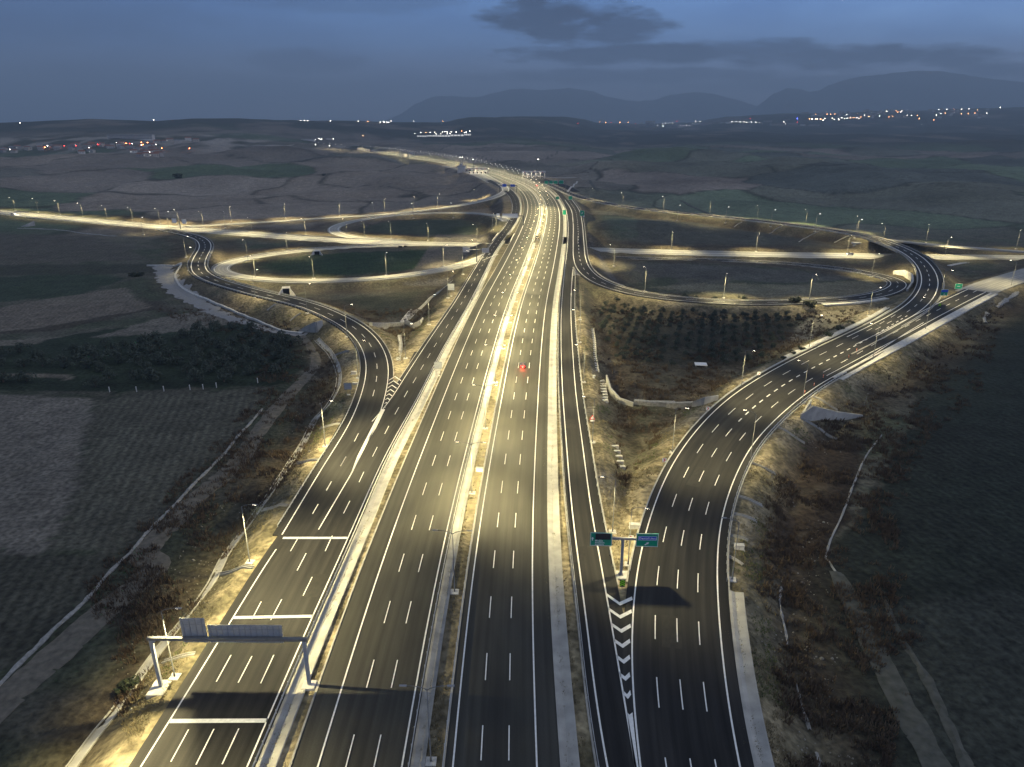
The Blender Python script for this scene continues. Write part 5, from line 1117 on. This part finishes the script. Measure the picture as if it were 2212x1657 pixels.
# a few loose bushes with a shape of their own
bush_mesh = [crown_mesh('leaves', 1.0, 1.3, 260, .20, 50 + i, 'dark_leaf') for i in range(4)]
stem = MB().tube([(0,0,-.3),(0,0,.5)], .06, 5)
stem_me = bpy.data.meshes.new('stem'); stem_me.from_pydata(stem.v, [], stem.f); stem_me.materials.append(MT['bark'])
bushes = [((272,1492),2.0,'round dark bush beside the concrete drain near the gantry'),((830,600),1.2,None),((1712,766),1.4,'dark bush on the lit kerb by the grove corner'),((1729,756),1.5,'second dark bush on the lit kerb by the grove corner'),((1790,727),1.8,'long bush on the sandy slope beside the wide ramp'),((1815,712),1.8,'bush on the upper sandy slope beside the wide ramp'),((1840,700),1.4,'smaller bush higher on the sandy slope'),((1130,525),1.0,None),
          ((290,598),2.6,'dark heap of bushes standing in for machinery in the ploughed left field'),((302,597),2.4,'right part of the bushes standing in for machinery in the left field'),((1694,776),1.2,'low bush at the start of the kerb blocks'),((1720,655),3.0,'lone dark tree-like bush behind the right grove'),((1750,662),3.0,'dark bush right of the lone one behind the grove'),((864,535),1.3,'tiny bush above the lower left loop'),((877,534),1.3,'second tiny bush above the lower left loop'),((700,380),3,'dark lone bush in the far left plain'),((385,385),7,'dark hollow of scrub in the far left plain')]  # dark machinery in the left field is modelled as two bushes
for i, (px, s, lab) in enumerate(bushes):
    if not lab: continue
    p = hit(*px); t = empty('bush', p, random.uniform(0, 6), lab, 'bush', 'loose bushes'); t.scale = (s, s, s*.8)
    for nm, me in (('foliage', bush_mesh[i % 4]), ('stem', stem_me)): o = bpy.data.objects.new(nm, me); C.objects.link(o); o.parent = t
# scrub, dry grass and stones: uncountable
def scatter(n, dmin, dmax, rmax, dens=None):
    out = []
    while len(out) < n:
        y = RNG.uniform(60, rmax, 4000); x = RNG.uniform(-.62, .62, 4000) * y * 1.15 - 0; 
        w = (120 / y) ** 1.0; k = RNG.uniform(0, 1, 4000) < np.minimum(1, w * 1.5 + .1)
        d = samp(DM, x, y); k &= (d > dmin) & (d < dmax)
        if dens is not None: k &= dens(x, y)
        out += list(zip(x[k], y[k]))
    return np.array(out[:n])
clump = lambda x, y: fbm(x/6, y/6, 77, 3) > RNG.uniform(.38, .62, len(x))
def tufts(name, pts, hgt, blades, m, w=.05, spread=.35, lean=.5):
    V = []; F_ = []
    z = hz(pts[:, 0], pts[:, 1])
    for (x, y), zz in zip(pts, z):
        s = random.uniform(.5, 1.3)
        for _ in range(blades):
            a = random.uniform(0, 6.28); r = random.uniform(0, spread) * s; bx, by = x + math.cos(a)*r, y + math.sin(a)*r; h = hgt * s * random.uniform(.6, 1.2); c = random.uniform(0, 6.28); dx, dy = math.cos(c)*w*s, math.sin(c)*w*s; l = random.uniform(0, lean) * h
            n = len(V); V += [(bx-dx, by-dy, zz-.1), (bx+dx, by+dy, zz-.1), (bx + math.cos(a)*l + dx*.4, by + math.sin(a)*l + dy*.4, zz+h), (bx + math.cos(a)*l - dx*.4, by + math.sin(a)*l - dy*.4, zz + h*.95)]; F_.append((n, n+1, n+2, n+3))
    mb = MB(); mb.v = V; mb.f = F_; o = mb.build(name, MT[m]); o['kind'] = 'stuff'
mat('dry', (.17, .14, .075), .9, .3, .4, c2=(.26, .22, .13)); mat('greeng', (.07, .10, .03), .9, .3, .4, c2=(.14, .17, .05)); mat('brownscrub', (.075, .045, .028), .9, .35, .3, c2=(.13, .095, .06))
tufts('dry_grass', scatter(15000, .6, 9, 330, clump), .28, 6, 'dry', .06, .45)
tufts('green_grass', scatter(2500, 2.3, 8, 330, lambda x, y: fbm(x/9, y/9, 99, 2) > .62), .22, 6, 'greeng', .07, .5)
tufts('scrub', scatter(9000, 7, 34, 330, clump), .75, 11, 'brownscrub', .10, .7, .7)
V = []; F_ = []
for (x, y), zz in zip(*(lambda p: (p, hz(p[:, 0], p[:, 1])))(scatter(1500, 3, 20, 300, lambda x, y: fbm(x/12, y/12, 55, 3) > .52))):
    s = random.uniform(.06, .24) * (1 if random.random() < .95 else 2); n = len(V)
    for a in range(5): r = s*random.uniform(.6, 1.2); V.append((x + math.cos(a*1.257)*r, y + math.sin(a*1.257)*r*.8, zz - .05))
    for a in range(5): r = s*random.uniform(.3, .7); V.append((x + math.cos(a*1.257)*r, y + math.sin(a*1.257)*r*.8, zz + s*random.uniform(.5, .9)))
    F_ += [(n+a, n+(a+1)%5, n+5+(a+1)%5, n+5+a) for a in range(5)] + [tuple(n+5+a for a in range(5))]
mb = MB(); mb.v = V; mb.f = F_; o = mb.build('stones', mat('loose_stone', (.24, .225, .19), .95, .3, .8)); o['kind'] = 'stuff'
for i, px in enumerate([(693,575),(863,573),(1035,570),(1200,562),(1283,558),(1367,548),(1627,518)]):
    p = hit(*zl(px[0], px[1]+6)); t = empty('fence_post', p, 0, f'short white post below the left grove, {ordn(i+1)} from the left', 'fence post', 'white posts below the left grove'); MB().box(-.12, .12, -.12, .12, -.3, 1.7).build('post', MT['concrete_pale'], t); MB().box(-.12, .12, -.12, .12, 1.7, 1.85, .05).build('cap', MT['white'], t)
def fence(px, label, h=1.5, sp=3.0):
    P = spline([hit(*p) for p in px], sp); o0 = P[0]; t = empty('wire_fence', o0, 0, label, 'fence'); P[:, 2] = hz(P[:, 0], P[:, 1]); pm = None
    for k, p in enumerate(P[:99]):
        if pm is None: pm = MB().tube([(0,0,-.3),(0,0,h)], .05, 5).build('post', MT['galv'], t)
        else: c = pm.copy(); C.objects.link(c); c.parent = t; pm = c
        pm.location = tuple(p - o0)
    for zz in (.5, 1.0, h-.05): MB().tube([p - o0 + (0, 0, zz) for p in P], .018, 4).build('wire', MT['galv'], t)
fence([m2(195,95), m2(240,125), m2(300,160), m2(420,155), m2(500,150), m2(560,165), m2(612,118)], 'wire fence around the stone wall in the left nose')
fence([m2(1790,530), m2(1830,600), m2(1880,690), m2(1960,640), m2(2209,630), zr(240,610), zr(400,570)], 'wire fence along the rubble wall before the olive grove')
fence([zr(950,610), zr(1100,640), zr(1250,640), zr(1280,590)], 'wire fence behind the large wing wall right of the ramp')
# ------------------------------------------------------------------ settlements and their lights
def lights(px, f, colr, where, group, k=.00040, mast=6.0):
    key = 'L' + colr
    for i, q in enumerate(sorted(px)):
        u, v = f(*q); p = hit(u, max(v + .8, 236)); d = np.linalg.norm(p[:2]); r = d * k
        top = CAMH - (v - 255.0) / FPX * d * 1.0
        d_ = ray(u, v); top = CAMH + d_[2] * p[1] / d_[1]; hgt = min(max(top - p[2], mast), 45)
        t = empty('area_light', p, 0, f'{where}, {ordn(i+1)} from the left', 'light', group)
        MB().tube([(0,0,0),(0,0,hgt)], [.4,.25], 5).build('mast', MT['galv'], t)
        mb = MB(); mb.add([(r,0,0),(-r,0,0),(0,r,0),(0,-r,0),(0,0,r*.8),(0,0,-r*.8)], [(0,2,4),(2,1,4),(1,3,4),(3,0,4),(2,0,5),(1,2,5),(3,1,5),(0,3,5)]); l = mb.build('lantern', MT[colr], t); l.location = (0, 0, hgt)
def z3(x, y): return (1242 + x*.2441, 205.2 + y*.2441)
def z4(x, y): return (1728 + x*.21874, 205.2 + y*.21874)
def z1(x, y): return (x*.1709, 216 + y*.1709)
lights([(218,243),(272,244),(398,244),(470,240),(2075,215),(2140,215)], z3, 'glow_warm', 'warm light low on the middle horizon', 'horizon lights')
lights([(320,241),(538,257),(25,257),(900,233),(1550,215),(1965,245)], z3, 'glow_red', 'red light on the middle horizon', 'horizon lights')
lights([(1968,212)], z3, 'glow_blue', 'blue light on the right horizon', 'horizon lights', .0006)
lights([(775,253),(800,252),(830,252),(862,250),(732,275),(780,278),(935,274),(960,275),(985,272),(1010,274),(1070,235),(1105,237),(1388,240),(1425,240),(1460,240),(1495,241),(1515,248),(1530,250),(1560,243),(1600,245),(1635,250),(1848,243),(1860,260),(2095,215),(2170,216),(2195,226)], z3, 'glow_white', 'white light in the industrial strip on the horizon', 'horizon lights')
lights([(155,195),(268,193),(305,195),(343,191),(495,232),(533,228),(600,220),(945,158),(965,172),(912,213),(877,221),(1160,208),(1178,236),(1320,251),(1435,185),(1660,187),(1590,189),(1725,183),(1750,151),(1520,145),(205,243),(680,218)], z4, 'glow_warm', 'orange light in the hillside town at right', 'horizon lights')
lights([(120,242),(150,242),(170,240),(245,236),(318,233),(335,245),(380,236),(385,250),(412,230),(440,237),(465,235),(635,205),(785,212),(857,163),(1005,162),(990,173),(1057,204),(1100,205),(1345,203),(1388,188),(1370,146),(1448,145),(1595,141),(1668,141),(1740,187),(1845,184),(1975,122),(405,184),(460,197),(230,254),(560,228),(580,238),(500,224)], z4, 'glow_white', 'white light in the hillside town at right', 'horizon lights')
lights([(50,183),(88,185),(338,187),(645,190),(890,200),(922,193),(935,202),(962,200),(983,203),(1007,187),(1258,190),(10,183)], z5, 'glow_white', 'white light on the left plateau edge', 'plateau lights')
lights([(750,192),(1580,180),(697,353)], z5, 'glow_warm', 'warm light on the left plateau', 'plateau lights')
lights([(1272,328),(1335,318),(1440,316),(1490,315),(1505,335),(1560,330),(1578,310),(1605,308),(1628,310),(1630,332),(1660,325),(1675,310),(1728,311),(1820,315),(1838,312),(1880,300)], z5, 'glow_white', 'white yard light among the white halls', 'yard lights of the white halls')
lights([(1392,316),(1788,300)], z5, 'glow_warm', 'warm yard light among the white halls', 'yard lights of the white halls')
lights([(170,400),(213,390),(238,396),(373,393),(175,463),(330,477)], z5, 'glow_white', 'white light by the sheds above the far highway', 'lights by the far sheds')
lights([(258,307),(133,650),(607,607),(1132,630),(1478,567),(1675,580),(1790,597),(1975,588),(1945,268),(1900,695)], z1, 'glow_white', 'white light in the left village', 'village lights')
lights([(575,625),(1600,577),(1790,562),(1870,565),(1812,593),(2050,640),(2400,640)], z1, 'glow_orange', 'orange light in the left village', 'village lights', .0006)
lights([(818,605),(965,603),(1240,588),(1645,578)], z1, 'glow_red', 'red-orange light in the left village', 'village lights', .0006)
def house(p, w, d, h, ang, wm, rm, label, group, lit=0, gable=True, name='house', cat='house'):
    t = empty(name, p, ang, label, cat, group)
    MB().box(-w/2, w/2, -d/2, d/2, -3, h).build('wall', MT[wm], t)
    if gable: MB().prism([(-d/2-.4, h), (d/2+.4, h), (0, h + d*.28)], 'x', -w/2-.4, w/2+.4).build('roof', MT[rm], t)
    else: MB().box(-w/2-.3, w/2+.3, -d/2-.3, d/2+.3, h, h+.5).build('roof', MT[rm], t)
    n = max(1, int(w / 4))
    for i in range(n):
        x = -w/2 + (i+.5)*w/n; MB().box(x-.7, x+.7, -d/2-.05, -d/2+.02, h*.35, h*.35+1.4).build('window', MT['pane_wall_glow' if i < lit else 'pane_dark'], t)
    return t
hp = [(20,640),(60,625),(40,655),(160,610),(215,605),(240,612),(180,660),(375,622),(350,625),(510,595),(520,622),(640,580),(620,595),(690,605),(720,620),(740,600),(905,628),(940,575),(985,570),(1020,650),(1040,672),(1110,600),(1160,560),(1180,575),(1140,640),(1170,660),(1290,580),(1370,590),(1400,600),(1430,595),(1500,575),(1540,560),(1530,600),(1570,602),(1610,605),(1650,618),(1690,660),(1720,655),(1760,650),(1800,655),(1830,640),(1860,590),(1915,580),(1925,625),(1940,545),(1990,535),(2040,530),(2085,530),(1790,705),(1850,708),(1950,704),(2010,700),(1880,670),(1960,665),(2150,520),(2250,535),(2380,500),(2480,520)]
for i, q in enumerate(sorted(hp)):
    u, v = z1(*q); p = hit(u, v + 1.5); house(p, random.uniform(9, 17), random.uniform(8, 10), random.uniform(4, 8), random.uniform(-.5, .5), random.choice(['wall_a', 'wall_b', 'wall_c']), random.choice(['roof_t', 'roof_g', 'roof_t']), f'small village house on the left bluff, {ordn(i+1)} from the left', 'village houses', lit=1 if i % 6 == 0 else 0)
p = hit(281, 300.5); t = empty('long_building', p, 0, 'long three-storey pale building with window bands above the village', 'building'); dd = p[1] / FPX
w = 86 * dd / CP; h = 8.4 * dd
MB().box(-w/2, w/2, 0, 14, -4, h).build('wall', MT['wall_c'], t)
for k in range(3): MB().box(-w/2+1, w/2-1, -.12, -.02, h*(.12+.3*k), h*(.12+.3*k)+h*.13).build('window_band', MT['pane_dark'], t)
MB().box(-w/2-.5, w/2+.5, -.5, 14.5, h, h+.8).build('roof', MT['roof_g'], t)
for i, (x0, x1, y0, y1) in enumerate(((1300,1400,333,352),(1405,1470,330,348),(1475,1540,325,350),(1545,1660,326,352),(1670,1810,320,346),(1820,1890,313,338))):
    (ua, va), (ub, vb) = z5(x0, y1), z5(x1, y0); p = hit((ua+ub)/2, va); dd = np.linalg.norm(p[:2]) / FPX; w = (ub-ua)*dd; h = (va-vb)*dd*.75
    t = house(p, w, 18, h, 0, 'wall_c', 'wall_c', f'floodlit white industrial hall, {ordn(i+1)} from the left of the row', 'white halls', gable=False, name='industrial_hall', cat='hall', lit=0)
    for k in range(4): x = -w/2 + (k+.5)*w/4; MB().box(x-w*.09, x+w*.09, -9.2, -9.02, h*.15, h*.75).build('glow_wall', MT['pane_wall_glow'], t)  # floodlight on the white walls put in as glowing panels
for i, (x0, x1, y) in enumerate(((30,160,395),(190,240,375),(295,360,385),(640,700,498),(700,740,508),(745,765,512),(1205,1265,545),(1145,1185,570))):
    (ua, va), (ub, vb) = z5(x0, y), z5(x1, y); p = hit((ua+ub)/2, va); dd = np.linalg.norm(p[:2]) / FPX
    house(p, (ub-ua)*dd, 9, 5, 0, 'wall_c', 'roof_g', f'low pale shed beside the far highway, {ordn(i+1)} from the left', 'far sheds', gable=False, name='shed', cat='shed')
bb = [(640,700,233,272)]
for i in range(4): 
    u, v = z3(630 + i*22, 272); p = hit(u, v); dd = np.linalg.norm(p[:2]) / FPX; t = empty('silo', p, 0, f'tall grey silo on the middle horizon, {ordn(i+1)} from the left', 'silo', 'silos'); MB().tube([(0,0,-5),(0,0,8.5*dd)], 2.5*dd, 12).build('body', MT['wall_b'], t, True); MB().tube([(0,0,8.5*dd),(0,0,9.5*dd)], [2.5*dd,.6*dd], 12).build('roof', MT['roof_g'], t)
rb = [(575,600,255),(740,770,262),(870,920,268),(920,1030,283),(1040,1110,262),(1115,1200,265),(1290,1330,250),(1340,1390,252),(1480,1570,258),(1590,1650,258),(1680,1735,240),(1740,1850,268),(1850,1890,228),(1900,1960,262),(2000,2030,272),(2070,2150,275),(2010,2060,165),(2100,2180,185)]
for i, (x0, x1, y) in enumerate(rb):
    (ua, va), (ub, vb) = z3(x0, y), z3(x1, y); p = hit((ua+ub)/2, va); dd = np.linalg.norm(p[:2]) / FPX
    house(p, (ub-ua)*dd, 30, 2.6*dd, 0, random.choice(['wall_b', 'wall_c']), 'roof_g', f'low industrial building on the horizon, {ordn(i+1)} from the left', 'horizon industry', gable=False, name='warehouse', cat='warehouse')
for i in range(60):
    u, v = z4(random.choice([random.gauss(450, 170), random.gauss(700, 60), random.gauss(1000, 130), random.gauss(1650, 160)]), 0); vv = 205.2 + .21874 * random.uniform(150, 235); p = hit(min(u, 2200), vv); 
    house(p, random.uniform(14, 30), 14, random.uniform(8, 18), random.uniform(-.4, .4), random.choice(['wall_a', 'wall_b', 'wall_c']), random.choice(['roof_t', 'roof_g']), f'distant town building on the right hillside, number {i+1} of a scattered cluster', 'town buildings', gable=random.random() < .6)
# toll plazas
def canopy(px, w, d, h, ang, label, booths, m='wall_c'):
    p = G(*px, 0); t = empty('toll_canopy', (p[0], p[1], 0), ang, label, 'toll canopy')
    MB().box(-w/2, w/2, -d/2, d/2, h, h+1.8, .2).build('roof', MT[m], t)
    for i in range(booths+1):
        x = -w/2 + 1 + i*(w-2)/booths; MB().tube([(x,0,-1),(x,0,h)], .45, 8).build('column', MT['concrete_pale'], t)
    for i in range(booths): x = -w/2 + 1 + (i+.5)*(w-2)/booths; MB().box(x-.9, x+.9, -d/2-.12, -d/2-.02, h+.4, h+1.3).build('lane_signal', MT['display' if i % 2 else 'red'], t)
    l = bpy.data.lights.new('canopy_light', 'AREA'); l.shape = 'RECTANGLE'; l.size = w*.8; l.size_y = d*.6; l.energy = 7000; l.color = (1, .9, .68); o = bpy.data.objects.new('canopy_light', l); C.objects.link(o); o.parent = t; o.location = (0, 0, h-.1)
    for i in range(booths):
        x = -w/2 + 1 + (i+.5)*(w-2)/booths; c, s = math.cos(ang), math.sin(ang); b = empty('toll_booth', (p[0] + x*c, p[1] + x*s, 0), ang, f'white toll booth, {ordn(i+1)} from left under the {"left" if px[0] < 1100 else "right"} toll canopy', 'toll booth', 'toll booths')
        MB().box(-1.2, 1.2, -2.2, 2.2, -.5, 2.8, .1).build('cabin', MT['wall_a'], b); MB().box(-1.0, 1.0, -2.26, -2.21, 1.2, 2.3).build('window', MT['pane_dark'], b)
canopy(z5(1968, 758), 34, 10, 6.5, R(-12), 'pale toll canopy at the left of the distant highway', 5)
canopy(r2(1478, 452), 34, 9, 8.0, R(-4), 'white toll canopy with dark lane signals right of the highway', 5)
p = G(*z5(1822, 742), 0); t = empty('toll_building', (p[0], p[1], 0), R(-8), 'cream toll station building lit beside the left canopy', 'building'); MB().box(-12, 0, 0, 12, -2, 9).build('wall', MT['wall_c'], t); MB().box(.05, 16, 2, 12, -2, 5).build('annex', MT['wall_a'], t); MB().box(-12.3, .3, -.3, 12.3, 9, 9.6).build('roof', MT['roof_g'], t); MB().box(2, 14, 1.9, 1.99, 1.5, 3.5).build('window', MT['pane_dark'], t); MB().box(-9, -5, 4, 8, 9.6, 12.5).build('roof_room', MT['wall_c'], t)
for i, (q, w) in enumerate(((r2(668,322), 'left of the pair behind the toll building'), (r2(692,322), 'right of the pair behind the toll building'), (r2(810,352), 'standing by the left toll canopy'), (r2(1525,450), 'standing behind the right toll canopy'))):
    p = G(q[0], q[1], 0); hh = 26 if i == 3 else 16; t = empty('high_mast', (p[0], p[1], 0), 0, f'tall floodlight mast {w}', 'light mast', 'floodlight masts'); MB().tube([(0,0,-1),(0,0,hh)], [.45,.22], 8).build('pole', MT['galv'], t); MB().tube([(0,0,hh-.4),(0,0,hh+.3)], 1.1, 10).build('lamp_ring', MT['lens_white'], t)
    spot('mast_light', 30000, t, (0, 0, hh-.6), size=150, blend=.6, colr=(1, .85, .52))
# ------------------------------------------------------------------ haze
hm = bpy.data.materials.new('haze'); hm.use_nodes = True; nt = hm.node_tree
nt.nodes.remove(nt.nodes['Principled BSDF']); pv = nt.nodes.new('ShaderNodeVolumePrincipled'); pv.inputs['Color'].default_value = (.62, .80, 1, 1); pv.inputs['Density'].default_value = 1.1e-4; pv.inputs['Anisotropy'].default_value = 0
nt.links.new(pv.outputs[0], nt.nodes['Material Output'].inputs['Volume'])
mb = MB(); mb.box(-32000, 32000, -3000, 31000, -200, 1330); hz_ = mb.build('haze', hm); hz_['kind'] = 'stuff'
